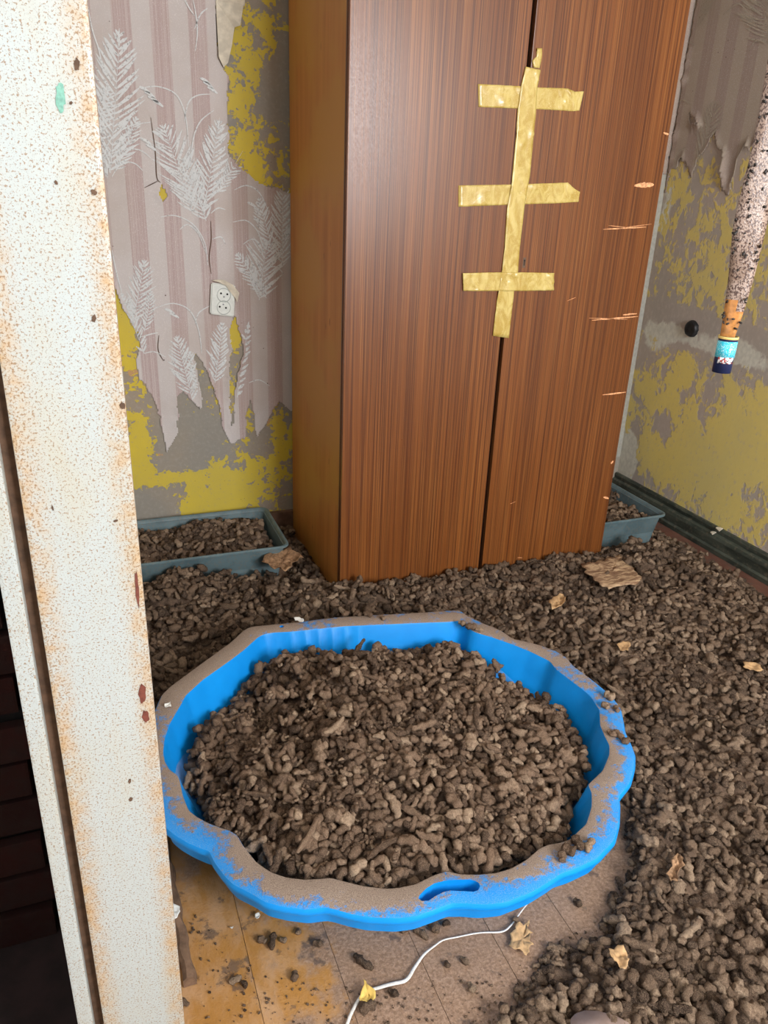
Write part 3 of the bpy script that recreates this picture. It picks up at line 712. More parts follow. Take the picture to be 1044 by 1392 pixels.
tape('tape_strip', [(1.017,0.999),(1.113,1.001),(1.211,1.001),(1.314,0.999)], [(1.023,0.951),(1.118,0.950),(1.217,0.949),(1.319,0.950)], 0.0050,
     'lowest horizontal yellow tape strip across the wardrobe doors', 16, 12, 3)
tape('tape_strip', [(1.155,1.512),(1.147,1.469),(1.143,1.412),(1.146,1.349),(1.146,1.252),(1.146,1.234),(1.139,1.171),(1.143,1.069),(1.141,1.003),(1.135,0.948),(1.131,0.822)],
     [(1.200,1.508),(1.196,1.469),(1.199,1.417),(1.200,1.351),(1.201,1.254),(1.199,1.236),(1.194,1.177),(1.192,1.069),(1.194,1.003),(1.188,0.947),(1.186,0.814)], 0.0030,
     'long vertical yellow tape strip sealing the gap between the wardrobe doors', 10, 10, 4)
tape('tape_strip', [(1.182,1.556),(1.185,1.538),(1.173,1.527),(1.180,1.512)], [(1.198,1.557),(1.201,1.539),(1.200,1.529),(1.197,1.512)], 0.0020,
     'short torn stub of yellow tape above the vertical strip on the wardrobe', 4, 4, 5)

# ================================================================ WALL SOCKET
so = empty('wall_socket', (0, 0, 0)); tag(so, 'white double wall socket half covered by torn wallpaper on the back wall', 'socket')
M_sock = plain('aged_white_plastic', (0.66, 0.68, 0.63), 0.4, 0.06, 60)
q = [(0.416,0.907),(0.493,0.899),(0.484,0.798),(0.407,0.809)]
bm = bmesh.new(); f0 = bm.faces.new([bm.verts.new((p[0], YB-0.004, p[1])) for p in q])
ext = bmesh.ops.extrude_face_region(bm, geom=[f0]); bmesh.ops.translate(bm, verts=[v for v in ext['geom'] if isinstance(v, bmesh.types.BMVert)], vec=(0, -0.013, 0))
bmesh.ops.bevel(bm, geom=[e for e in bm.edges], offset=0.0035, segments=3, affect='EDGES'); obj('face_plate', bm, M_sock, so)
yp = YB-0.0172
for (c_, pins) in (([(0.452,0.829)][0], [(0.439,0.832),(0.459,0.828),(0.451,0.839)]), ([(0.454,0.868)][0], [(0.445,0.874),(0.465,0.871),(0.454,0.863)])):
    bm = bmesh.new(); R_ = 0.0215; n_ = 36
    rings = []
    for rr, dy in ((R_+0.0012, 0), (R_+0.0006, -0.0009), (R_-0.0006, -0.0009), (R_-0.0012, 0)):
        rings.append([(c_[0]+rr*math.cos(2*PI*k/n_), yp+dy, c_[1]+rr*math.sin(2*PI*k/n_)) for k in range(n_)])
    V, F = loft(rings, close_last=False); ring = link_mesh('socket_ring', V, F, plain('shadowed_plastic', (0.42, 0.44, 0.41), 0.5), so)
    for i, (px_, pz_) in enumerate(pins):
        bm = bmesh.new(); cyl(bm, (px_, yp-0.0006, pz_), (px_, yp+0.002, pz_), 0.0031 if i < 2 else 0.0028, 14)
        obj('pin_hole' if i < 2 else 'earth_pin', bm, M_dark if i < 2 else plain('grey_metal', (0.25, 0.26, 0.26), 0.4), so)
fl_ = [(0.418,0.915),(0.440,0.918),(0.456,0.916),(0.484,0.901),(0.504,0.875),(0.496,0.847),(0.491,0.857),(0.475,0.878),(0.460,0.899),(0.439,0.909)]
bm = bmesh.new(); prism(bm, [(p[0], YB-0.017-0.005*math.sin(i*0.9)**2, p[1]) for i, p in enumerate(fl_)], (0, -0.0012, 0)); obj('paper_flap', bm, M_paperback, so)['label'] = 'cream flap of torn wallpaper'

# round black rubber bung in the right wall
cy_, cz_ = [(2.312,0.764)][0]
bm = bmesh.new(); rr = 0.030; n_ = 22; rings = []
for f, d in ((1.0, 0.0), (1.0, -0.010), (0.92, -0.016), (0.7, -0.018), (0.45, -0.012), (0.2, -0.014)):
    rings.append([(XR+d, cy_+rr*f*math.cos(2*PI*k/n_)*(1+0.05*math.sin(3*k)), cz_+rr*f*math.sin(2*PI*k/n_)*(1+0.04*math.cos(5*k))) for k in range(n_)])
V, F = loft(rings); o = link_mesh('wall_plug', V, F, plain('black_rubber', (0.012, 0.012, 0.013), 0.5, 0.5, 60, 0.4), None, True)
tag(o, 'round black rubber plug set in the right wall left of the fly paper', 'plug')

# ================================================================ FLYPAPER
fp = empty('fly_paper', (0, 0, 0)); tag(fp, 'hanging sticky fly paper ribbon thick with dead flies, blue cartridge at its end', 'flypaper')
fx, fy = 0.862, 0.855
g = G('sticky_speckled_ribbon', 0.3, 0.5)
n1 = g.noise(420, 3, 0.6, g.co((1, 1, 0.8))); n2 = g.noise(40, 3)
c = g.mix(g.step(n2, 0.35, 0.7), (0.24, 0.16, 0.115), (0.34, 0.25, 0.20))
g.color(g.mix(g.step(n1, 0.49, 0.56), c, (0.07, 0.035, 0.025))); g.bump(n1, 0.5, 0.002)
M_ribbon = g.m
M_amber = plain('amber_glue_ribbon', (0.42, 0.18, 0.05), 0.25, 0.3, 120)
RX = Vector((math.cos(0.75), -math.sin(0.75), 0.0))   # ribbon width direction roughly square to the view
zb, zt = 1.028, 2.40; n_ = 90; V = []; F = []
for i in range(n_+1):
    f = i/n_; z = zb+(zt-zb)*f; tw = 0.45*math.sin(f*9.0)*min(1, f*6); d = Matrix.Rotation(tw, 3, 'Z') @ RX
    w_ = 0.009+0.0125*min(1, f*n_/10)
    for k in range(5):
        s_ = (k/4-0.5)*2; V.append((fx+d.x*w_*s_+0.002*math.sin(z*30), fy+d.y*w_*s_+0.0018*math.cos(k*1.5), z))
for i in range(n_):
    for k in range(4):
        a = i*5+k; F.append((a, a+1, a+6, a+5))
o = link_mesh('ribbon', V, F, M_ribbon, fp, True); m = o.modifiers.new('t', 'SOLIDIFY'); m.thickness = 0.0005
o.data.materials.append(M_amber)
for p in o.data.polygons:
    cz__ = p.center.z
    if cz__ < zb+0.065 and (p.index % 4 < 2 or cz__ < zb+0.04): p.material_index = 1
# dead flies
M_fly = plain('dead_fly', (0.018, 0.014, 0.012), 0.5)
bm = bmesh.new()
for i in range(150):
    f = random.random(); z = zb+0.02+(zt-zb-0.05)*f*0.6
    f2 = (z-zb)/(zt-zb); tw = 0.45*math.sin(f2*9.0)*min(1, f2*6); d = Matrix.Rotation(tw, 3, 'Z') @ RX; w_ = (0.009+0.0125*min(1, f2*9))*random.uniform(-1.05, 1.05)
    sz = random.uniform(0.0014, 0.0026)
    c0 = Vector((fx, fy, z))+d*w_+Vector((-0.72, -0.7, 0))*0.0018
    bmesh.ops.create_icosphere(bm, subdivisions=1, radius=sz, matrix=Matrix.Translation(c0) @ Matrix.Rotation(random.uniform(0, 6), 4, (0.6, 0.7, 0.2)) @ Matrix.Diagonal((1.7, 0.8, 0.8, 1)))
o = obj('dead_flies', bm, M_fly, fp, True); o['kind'] = 'stuff'
bm = bmesh.new(); cyl(bm, (fx, fy, 0.988), (fx, fy, 1.038), 0.0130, 28); cart = obj('cartridge', bm, plain('navy_card_tube', (0.012, 0.02, 0.07), 0.4), fp, True)
def band(name, r0, z0, z1, mat, a0=0, a1=2*PI, parent=fp, n_=28):
    V = []; F = []
    for k in range(n_+1):
        a = a0+(a1-a0)*k/n_; V += [(fx+r0*math.cos(a), fy+r0*math.sin(a), z0), (fx+r0*math.cos(a), fy+r0*math.sin(a), z1)]
    for k in range(n_): F.append((2*k, 2*k+2, 2*k+3, 2*k+1))
    o = link_mesh(name, V, F, mat, parent, True); m = o.modifiers.new('t', 'SOLIDIFY'); m.thickness = 0.0004; m.offset = 1; return o
band('rim', 0.0135, 1.036, 1.0395, plain('yellow_card_edge', (0.75, 0.55, 0.18), 0.6))
g = G('cyan_printed_label', 0.35); n1 = g.noise(700, 2, 0.6)
g.color(g.mix(g.step(n1, 0.56, 0.62), (0.03, 0.48, 0.62), (0.70, 0.85, 0.88)))
band('label', 0.0132, 1.010, 1.033, g.m, PI*0.82, PI*1.75, cart)
g = G('white_and_red_print', 0.35); n1 = g.noise(200, 2, 0.6)
g.color(g.mix(g.step(n1, 0.50, 0.56), (0.72, 0.74, 0.76), g.mix(g.step(g.noise(300, 1), 0.5, 0.55), (0.03, 0.03, 0.04), (0.35, 0.06, 0.05))))
band('label', 0.0133, 1.002, 1.011, g.m, PI*1.05, PI*1.6, cart)

# ================================================================ BLUE SHELL BASIN
outer_raw = [(0.063,1.439),(0.078,1.480),(0.087,1.502),(0.106,1.525),(0.183,1.592),(0.273,1.668),(0.314,1.713),(0.331,1.724),(0.347,1.725),(0.450,1.712),(0.559,1.705),(0.655,1.687),(0.736,1.670),(0.810,1.655),(0.898,1.640),(0.902,1.622),(0.909,1.593),(0.931,1.553),(0.958,1.509),(0.966,1.465),(0.988,1.447),(1.016,1.420),(1.044,1.379),(1.053,1.343),(1.048,1.310),(1.058,1.249),(1.065,1.176),(1.055,1.130),(1.027,1.081),(1.014,1.061),(1.004,1.030),(0.987,0.991),(0.962,0.960),(0.926,0.926),(0.877,0.899),(0.869,0.885),(0.837,0.844),(0.805,0.813),(0.751,0.788),(0.699,0.781),(0.670,0.781),(0.655,0.776),(0.607,0.765),(0.551,0.761),(0.515,0.769),(0.486,0.782),(0.466,0.789),(0.433,0.787),(0.400,0.786),(0.371,0.792),(0.327,0.810),(0.302,0.826),(0.285,0.839),(0.275,0.846),(0.270,0.849),(0.239,0.855),(0.207,0.872),(0.181,0.890),(0.163,0.914),(0.138,0.942),(0.128,0.963),(0.117,0.997),(0.112,1.025),(0.102,1.032),(0.081,1.054),(0.062,1.078),(0.048,1.103),(0.041,1.144),(0.040,1.211),(0.048,1.294),(0.054,1.363)]
inner_raw = [(0.078,1.345),(0.094,1.392),(0.129,1.458),(0.140,1.481),(0.185,1.528),(0.261,1.588),(0.299,1.621),(0.344,1.667),(0.363,1.677),(0.386,1.677),(0.427,1.668),(0.571,1.651),(0.783,1.603),(0.835,1.590),(0.871,1.585),(0.879,1.569),(0.879,1.534),(0.886,1.518),(0.916,1.485),(0.947,1.443),(0.975,1.399),(1.000,1.345),(0.999,1.332),(0.996,1.310),(1.012,1.210),(1.012,1.188),(1.002,1.142),(0.971,1.096),(0.959,1.064),(0.950,1.034),(0.932,1.010),(0.891,0.975),(0.865,0.963),(0.838,0.951),(0.832,0.929),(0.810,0.898),(0.775,0.865),(0.748,0.854),(0.731,0.845),(0.708,0.843),(0.682,0.847),(0.662,0.844),(0.627,0.830),(0.594,0.823),(0.565,0.823),(0.534,0.830),(0.505,0.841),(0.487,0.854),(0.463,0.854),(0.426,0.847),(0.395,0.850),(0.376,0.855),(0.343,0.872),(0.318,0.890),(0.297,0.906),(0.285,0.908),(0.255,0.916),(0.228,0.930),(0.207,0.948),(0.188,0.976),(0.174,1.019),(0.168,1.048),(0.158,1.061),(0.143,1.074),(0.125,1.091),(0.107,1.114),(0.097,1.132),(0.092,1.171),(0.092,1.215),(0.089,1.234),(0.078,1.248),(0.071,1.276),(0.071,1.306)]
RZ = 0.15; TC = Vector((0.50, 1.22)); NT = 432
def polar(raw, n=NT):
    P = np.array(raw)-np.array([TC.x, TC.y]); out = []
    m = len(P)
    for k in range(n):
        t = 2*PI*k/n; d = np.array([math.cos(t), math.sin(t)]); best = 0
        for i in range(m):
            a = P[i]; b = P[(i+1) % m]; e = b-a; den = d[0]*e[1]-d[1]*e[0]
            if abs(den) < 1e-9: continue
            s_ = (a[0]*e[1]-a[1]*e[0])/den; u = (a[0]*d[1]-a[1]*d[0])/den
            if s_ > 0 and -1e-6 <= u <= 1+1e-6: best = max(best, s_)
        out.append(best)
    r = np.array(out)
    return (np.roll(r, 1)+4*r+np.roll(r, -1))/6
r_out = polar(outer_raw); r_in = polar(inner_raw)
r_in = np.minimum(r_in, r_out-0.022)
def sm(r, w):
    k = np.ones(w)/w; return np.convolve(np.concatenate([r[-w:], r, r[:w]]), k, 'same')[w:-w]
th = 2*PI*np.arange(NT)/NT
def ring(r, z):
    if np.isscalar(z): z = np.full(NT, z)
    return [(TC.x+float(r[k])*math.cos(th[k]), TC.y+float(r[k])*math.sin(th[k]), float(z[k])) for k in range(NT)]
flute = 0.0065*np.maximum(0, np.cos((th-PI/2)*78))*np.exp(-((th-1.57)/0.24)**4)   # vertical ribs in the straight back wall
rmid = (r_out+r_in)/2
rings = [ring(sm(r_out, 15)*0.72, 0.0), ring(sm(r_out, 9)-0.105, 0.003), ring(sm(r_out, 5)-0.085, 0.05), ring(r_out-0.013, RZ-0.044), ring(r_out-0.009, RZ-0.016), ring(r_out-0.002, RZ-0.016), ring(r_out, RZ-0.013),
         ring(r_out, RZ-0.006), ring(r_out-0.003, RZ-0.0015), ring(r_out-0.008, RZ), ring(rmid, RZ+0.001), ring(r_in+0.006, RZ-0.0005), ring(r_in+0.002, RZ-0.002), ring(r_in, RZ-0.006),
         ring(r_in-0.012-flute, RZ-0.05), ring(r_in-0.030-flute, RZ-0.10), ring(sm(r_in, 5)-0.052, 0.022), ring(sm(r_in, 9)-0.080, 0.014), ring(sm(r_in, 15)*0.5, 0.012)]
V, F = loft(rings, close_first=True)
tub = link_mesh('basin', V, F, M_tub, None, True)
tub.data.update()
# curved hand slot in the front rim
slot = [(0.422,0.821),(0.438,0.830),(0.455,0.835),(0.474,0.834),(0.495,0.829),(0.512,0.824),(0.522,0.818),(0.526,0.811),(0.525,0.804),(0.518,0.798),(0.510,0.798),(0.491,0.806),(0.474,0.813),(0.462,0.814),(0.446,0.811),(0.432,0.807),(0.421,0.810),(0.418,0.816)]
bm = bmesh.new(); prism(bm, [(p[0], p[1], RZ-0.055) for p in slot], (0, 0, 0.09)); bmesh.ops.recalc_face_normals(bm, faces=bm.faces)
cut = obj('cut', bm, M_tub)
bm = bmesh.new(); pc = [(0.412,1.697)][0]; cyl(bm, (pc[0], pc[1], RZ-0.03), (pc[0], pc[1], RZ+0.03), 0.0055, 16); cut2 = obj('cut', bm, M_tub)
for c_ in (cut, cut2):
    m = tub.modifiers.new('slot', 'BOOLEAN'); m.operation = 'DIFFERENCE'; m.object = c_; m.solver = 'EXACT'
dg = bpy.context.evaluated_depsgraph_get(); nm = bpy.data.meshes.new_from_object(tub.evaluated_get(dg)); tub.modifiers.clear(); old = tub.data; tub.data = nm; nm.name = 'basin'
for c_ in (cut, cut2): bpy.data.objects.remove(c_)
for p in tub.data.polygons: p.use_smooth = True
try: tub.data.set_sharp_from_angle(angle=math.radians(38))
except Exception: pass
# dust amount per vertex: where the rim is buried in dust and where the plastic is wiped clean
co = np.zeros(len(tub.data.vertices)*3); tub.data.vertices.foreach_get('co', co); co = co.reshape(-1, 3)
ang = np.degrees(np.arctan2(co[:, 1]-TC.y, co[:, 0]-TC.x)) % 360; rad = np.hypot(co[:, 0]-TC.x, co[:, 1]-TC.y)
ro = np.interp(ang, np.degrees(th), r_out, period=360); ri = np.interp(ang, np.degrees(th), r_in, period=360)
fr = np.clip((ro-rad)/np.maximum(ro-ri, 0.01), 0, 1)
dust = np.interp(ang, [0, 20, 60, 90, 110, 140, 165, 185, 200, 215, 240, 255, 268, 285, 300, 315, 330, 345, 360], [0.25, 0.28, 0.35, 0.2, 0.6, 0.6, 0.3, 0.2, -0.1, 0.35, 0.45, 0.35, -0.05, 0.15, 0.1, 0.2, 0.0, 0.1, 0.1])
dust = dust + np.where((ang > 180) & (ang < 350), (fr-0.42)*0.9, (0.5-np.abs(fr-0.5))*0.3)
dust = dust+0.04-0.28*np.clip(1-fr/0.30, 0, 1)*((ang > 150)|(ang < 20))
at = tub.data.attributes.new('dust', 'FLOAT', 'POINT'); at.data.foreach_set('value', dust.astype(np.float32))
tag(tub, 'blue plastic shell-shaped sandpit basin with dusty scalloped rim, filled with dried droppings', 'basin')

# ================================================================ TRAYS
def rrect(x0, x1, y0, y1, r, z, n=6):
    P = []
    for (cx, cy, a0) in ((x1-r, y1-r, 0), (x0+r, y1-r, PI/2), (x0+r, y0+r, PI), (x1-r, y0+r, 1.5*PI)):
        for k in range(n+1):
            a = a0+PI/2*k/n; P.append((cx+r*math.cos(a), cy+r*math.sin(a), z))
    return P
def tray(x0, x1, y0, y1, zt, label, skew=0.0):
    L = [(0.030, 0.002, 0.02), (0.016, zt-0.012, 0.022), (0.002, zt-0.010, 0.03), (0.0, zt-0.006, 0.03), (0.001, zt-0.001, 0.03), (0.005, zt, 0.028), (0.009, zt-0.002, 0.025), (0.014, zt-0.014, 0.022), (0.030, 0.012, 0.02), (0.034, 0.008, 0.018)]
    rings = [rrect(x0+i, x1-i, y0+i, y1-i, r, z) for i, z, r in L]
    V, F = loft(rings, close_first=True)
    o = link_mesh('tray', V, F, M_tray, None, True)
    try: o.data.set_sharp_from_angle(angle=math.radians(50))
    except Exception: pass
    tag(o, label, 'tray', 'grey-blue plastic trays'); return o
TR = [(0.045, 0.572, 2.215, 2.560, 0.125), (1.665, 1.985, 2.075, 2.50, 0.125)]
tray(*TR[0], 'long grey-blue plastic tray of droppings left of the wardrobe under the socket')
tray(*TR[1], 'grey-blue plastic tray of droppings right of the wardrobe by the skirting')

# ================================================================ DROPPINGS
# shapes: bent, lobed sausages and nuggets
def dropping_shape(seed, a, b, rings_=7, seg=8, lobes=3, bend=0.4):
    r_ = random.Random(seed); V = []; F = []
    ph = r_.uniform(0, 6); bend *= r_.uniform(-1, 1); bz = r_.uniform(-0.25, 0.25)
    V.append((-a, bend*a*0.6, 0))
    for i in range(1, rings_):
        f = i/rings_; s_ = -math.cos(PI*f)
        cx = a*s_; cyy = bend*a*(s_*s_*0.6); czz = bz*b*math.sin(f*5+ph)
        rad = b*(math.sin(PI*f)**0.55)*(1+0.22*math.sin(lobes*PI*2*f+ph))
        for k in range(seg):
            t = 2*PI*k/seg+0.3*i
            nn = noise.noise(Vector((cx*90+seed*7, math.cos(t)*1.6, math.sin(t)*1.6)))
            rr = rad*(1+0.42*nn+r_.uniform(-0.07, 0.07))
            V.append((cx+rr*0.15*nn, cyy+rr*math.cos(t), czz+rr*math.sin(t)*0.9))
    V.append((a, bend*a*0.6, 0))
    for k in range(seg): F.append((0, 1+(k+1) % seg, 1+k))
    for i in range(rings_-2):
        for k in range(seg):
            p = 1+i*seg+k; q = 1+i*seg+(k+1) % seg; F.append((p, q, q+seg, p+seg))
    e = len(V)-1; base = 1+(rings_-2)*seg
    for k in range(seg): F.append((e, base+k, base+(k+1) % seg))
    return np.array(V), F
# (half length, half width, lobes, bend, name of look)
KINDS = [(0.0095, 0.0080, 1, 0.1, 'round'), (0.0120, 0.0085, 2, 0.3, 'short lumpy'), (0.0150, 0.0078, 3, 0.6, 'bent'), (0.0190, 0.0078, 3, 0.8, 'long curved'), (0.0250, 0.0080, 4, 0.5, 'long ridged'),
         (0.0130, 0.0068, 2, 0.5, 'small slim'), (0.0085, 0.0070, 1, 0.2, 'tiny round'), (0.0170, 0.0105, 3, 0.4, 'thick clumped'), (0.0140, 0.0115, 2, 0.2, 'fat lumpy'), (0.0105, 0.0072, 2, 0.4, 'stubby')]
SH = [dropping_shape(11+i, k[0], k[1], 7 if i != 4 else 9, 8, k[2], k[3]) for i, k in enumerate(KINDS)] + [dropping_shape(51+i, k[0], k[1], 7, 8, k[2], k[3]) for i, k in enumerate(KINDS)]
SHH = [dropping_shape(11+i, k[0], k[1], 12, 12, k[2], k[3]) for i, k in enumerate(KINDS)] + [dropping_shape(51+i, k[0], k[1], 12, 12, k[2], k[3]) for i, k in enumerate(KINDS)]

CELL = 0.004; GX0, GY0 = -0.05, 0.50; NX = int(2.25/CELL); NY = int(2.15/CELL)
gx = GX0+(np.arange(NX)+0.5)*CELL; gy = GY0+(np.arange(NY)+0.5)*CELL; UX, UY = np.meshgrid(gx, gy)
ANG = np.arctan2(UY-TC.y, UX-TC.x) % (2*PI); RAD = np.hypot(UX-TC.x, UY-TC.y)
RI = np.interp(ANG, th, r_in, period=2*PI); RO = np.interp(ANG, th, r_out, period=2*PI)
# --- target heights
bare = [(0.013,1.324),(0.052,1.208),(0.142,1.102),(0.256,0.994),(0.384,0.949),(0.578,0.916),(0.738,0.914),(0.865,0.948),(0.941,0.947),(0.936,0.884),(0.912,0.839),(0.842,0.815),(0.789,0.775),(0.774,0.725),(0.716,0.735),(0.662,0.748),(0.626,0.729),(0.602,0.700),(0.547,0.697),(0.498,0.676),(0.332,0.518),(-0.215,0.718)]
inb = in_poly(UX, UY, bare)
def blur(A, n):
    A = A.astype(float)
    for _ in range(n):
        P_ = np.pad(A, 1, mode='edge'); A = (P_[:-2, 1:-1]+P_[2:, 1:-1]+P_[1:-1, :-2]+P_[1:-1, 2:]+4*A)/8
    return A
cover = 1-blur(inb, 60)
nz1 = vnoise(UX, UY, 0.13, 2); nz2 = vnoise(UX, UY, 0.05, 4)
T = 0.028 + 0.011*nz1 + 0.009*nz2 + 0.006*vnoise(UX, UY, 0.028, 45)
T += 0.030*np.exp(-((UY-1.93)/0.10)**2)*(UX > 0.45)*(UX < 1.8) + 0.025*np.exp(-((UX-0.5)/0.35)**2-((UY-1.95)/0.22)**2)
T += 0.020*np.exp(-((UX-1.5)/0.3)**2-((UY-1.6)/0.3)**2)
T += 0.060*np.exp(-((UX-0.20)/0.12)**2-((UY-2.18)/0.10)**2)
T *= np.clip((cover-0.42)*3.0, 0, 1)
edge_r = np.clip((2.115-0.045-UX - 0.03*nz1)/0.10, 0, 1)         # bare strip beside the skirting
T *= edge_r
solid = (UX > W0-0.012) & (UX < W1+0.012) & (UY > DF-0.010) & (UY < WBK+0.01)
solid |= (UX < 0.036)
solid |= (UY > YB-0.03) | (UX > XR-0.045)
for t in TR: solid |= (UX > t[0]-0.006) & (UX < t[1]+0.006) & (UY > t[2]-0.006) & (UY < t[3]+0.006)
under = (RAD < RO+0.012)
outside = ~solid & ~under
# basin heap
e_ang = np.interp(ANG, np.radians([0, 30, 60, 90, 120, 150, 180, 205, 230, 270, 300, 330, 360]), [0.062, 0.058, 0.070, 0.085, 0.080, 0.070, 0.062, 0.100, 0.125, 0.125, 0.110, 0.080, 0.062])
wr_ = np.clip(RAD/np.maximum(RI-0.02, 0.05), 0, 1.2)
TT = e_ang+(0.152-e_ang)*np.clip(1-wr_**2.2, 0, 1)
TT += 0.016*nz1+0.012*nz2+0.008*vnoise(UX, UY, 0.028, 44)
TT += 0.035*np.exp(-((UX-0.56)/0.10)**2-((UY-1.46)/0.07)**2)
TT -= 0.030*np.exp(-((UX-0.30)/0.08)**2-((UY-1.40)/0.10)**2)
lim = RI-0.010-np.clip((RZ-TT), 0, 0.12)*0.34
intub = RAD < lim
Hm = np.zeros_like(T)
# trays
TRm = []
for t in TR:
    m = (UX > t[0]+0.032) & (UX < t[1]-0.032) & (UY > t[2]+0.032) & (UY < t[3]-0.032)
    TRm.append(m)
TZ = 0.096+0.014*nz1+0.010*nz2+0.010*np.clip((UY-2.35)/0.2, -0.5, 1)

def ground(name, mask, height, mat, label, cat, parent=None, zoff=-0.010, zmin=0.0):
    """crumbled dirt under the pieces: a displaced height field over the mask"""
    st = 2
    m = mask[::st, ::st]; Z = (height+zoff)[::st, ::st]; X_ = UX[::st, ::st]; Y_ = UY[::st, ::st]
    Z = Z + 0.005*vnoise(X_, Y_, 0.020, 8)+0.004*vnoise(X_, Y_, 0.012, 12)
    Z = np.maximum(Z, zmin)
    idx = -np.ones(m.shape, int); jj, ii = np.nonzero(m); idx[jj, ii] = np.arange(len(jj))
    V = np.stack([X_[jj, ii], Y_[jj, ii], Z[jj, ii]], -1)
    a = idx[:-1, :-1]; b = idx[:-1, 1:]; c_ = idx[1:, 1:]; d = idx[1:, :-1]; ok = (a >= 0) & (b >= 0) & (c_ >= 0) & (d >= 0)
    F = np.stack([a[ok], b[ok], c_[ok], d[ok]], -1)
    o = link_mesh(name, V.tolist(), F.tolist(), mat, parent, True)
    tag(o, label, cat, None, 'stuff'); return o
ground('dirt_layer', outside & (T > 0.008), T, M_dirt, 'crumbled brown dirt covering the floor beneath the droppings', 'dirt', None, -0.008, 0.0005)
ground('dirt_heap', intub, TT, M_dirt, 'heap of dusty brown dirt filling the blue basin', 'dirt', None, -0.008, 0.02)
ground('dirt_layer', TRm[0], TZ, M_dirt, 'brown dirt filling the tray left of the wardrobe', 'dirt', None, -0.008, 0.02)
ground('dirt_layer', TRm[1], TZ, M_dirt, 'brown dirt filling the tray right of the wardrobe', 'dirt', None, -0.008, 0.02)

rng = random.Random(3)
placed = []   # region, kind, x, y, z, yaw, pitch, roll, scale, tint
def deposit(region, mask, target, count, start, K=7, smin=0.8, smax=1.3, slack=-0.002, weights=None):
    jj, ii = np.nonzero(mask); n = len(jj)
    if n == 0: return
    Hm[mask] = np.maximum(Hm[mask], (target+start)[mask])
    for _ in range(count):
        best = None; bd = -9
        for _k in range(K):
            r_ = rng.randrange(n); j, i = jj[r_], ii[r_]; d = target[j, i]-Hm[j, i]
            if d > bd: bd = d; best = (j, i)
        if bd < slack: continue
        j, i = best
        k = rng.choices(range(10), weights=weights or [10, 12, 11, 7, 3, 10, 9, 5, 4, 11])[0]
        s_ = rng.uniform(smin, smax); a, b = KINDS[k][0]*s_, KINDS[k][1]*s_
        yaw = rng.uniform(0, 2*PI); cs, sn = math.cos(yaw), math.sin(yaw)
        R_ = int(a/CELL)+1
        j0, j1, i0, i1 = max(j-R_, 0), min(j+R_+1, NY), max(i-R_, 0), min(i+R_+1, NX)
        dx = UX[j0:j1, i0:i1]-UX[j, i]; dy = UY[j0:j1, i0:i1]-UY[j, i]
        u = (dx*cs+dy*sn)/a; v = (-dx*sn+dy*cs)/b; rr = u*u+v*v; m = rr < 1
        if not m.any(): continue
        sub = Hm[j0:j1, i0:i1]; hs = sub[m]; zc = max(float(hs.mean())+b*0.50, float(hs.max())-b*0.35)
        # tilt follows the local slope
        uu = (u*a)[m]; sl = 0.0
        if len(hs) > 3: sl = float(((hs-hs.mean())*uu).sum()/((uu*uu).sum()+1e-9))
        pitch = -math.atan(max(-0.9, min(0.9, sl*0.8)))+rng.uniform(-0.25, 0.25)
        top = zc+b*0.85*np.sqrt(np.clip(1-rr, 0, 1))
        sub[m] = np.maximum(hs, top[m])
        placed.append([region, k+10*rng.randrange(2), float(UX[j, i])+rng.uniform(-.5, .5)*CELL, float(UY[j, i])+rng.uniform(-.5, .5)*CELL, zc, yaw, pitch, rng.uniform(0, 6.28), s_, rng.random()**1.3])
patch = (vnoise(UX, UY, 0.07, 31)+0.4*vnoise(UX, UY, 0.025, 32) > 0.62) & (RAD < 0.34)
patch |= (((UX-0.30)/0.04)**2+((UY-1.40)/0.06)**2 < 1)
deposit('tub', intub & (RAD < lim-0.004) & ~patch, TT, 4600, -0.018, 5, 0.5, 1.25)
deposit('tub', intub & (RAD < lim-0.004) & patch, TT, 900, -0.012, 4, 0.28, 0.6)
fm = outside & (T > 0.006) & (UY > 0.50)
vis = fm & ((UX/np.maximum(UY, 0.1)) < 1.9)
deposit('floor', vis, T, 10500, -0.016, 6, 0.5, 1.3)
for q_, m in enumerate(TRm): deposit('tray%d' % q_, m & ~(blur(~m, 2) > 0.2), TZ, 420, -0.014, 6, 0.8, 1.25)
# thin scatter on the fringe of the bare boards
fr_ = outside & (cover > 0.12) & (cover < 0.62) & (T < 0.012) & (UX > 0.55)
jj, ii = np.nonzero(fr_)
for _ in range(230):
    r_ = rng.randrange(len(jj)); j, i = jj[r_], ii[r_]
    if rng.random() > cover[j, i]*1.8: continue
    k = rng.choice([0, 1, 5, 6, 9, 9, 6]); s_ = rng.uniform(0.4, 1.0)
    placed.append(['floor', k, float(UX[j, i]), float(UY[j, i]), KINDS[k][1]*s_*0.7, rng.uniform(0, 6.28), 0, rng.uniform(0, 6), s_, rng.random()])
fr2 = outside & (UX > 0.07) & (UX < 0.9) & (UY < 1.25) & (UY > 0.6)
jj, ii = np.nonzero(fr2)
for _ in range(900):   # crumbs
    r_ = rng.randrange(len(jj)); j, i = jj[r_], ii[r_]; s_ = 0.08+0.24*rng.random()**2
    placed.append(['floor', 6, float(UX[j, i]), float(UY[j, i]), 0.0008, rng.uniform(0, 6.28), 0, rng.uniform(0, 6), s_, rng.random()*0.8])

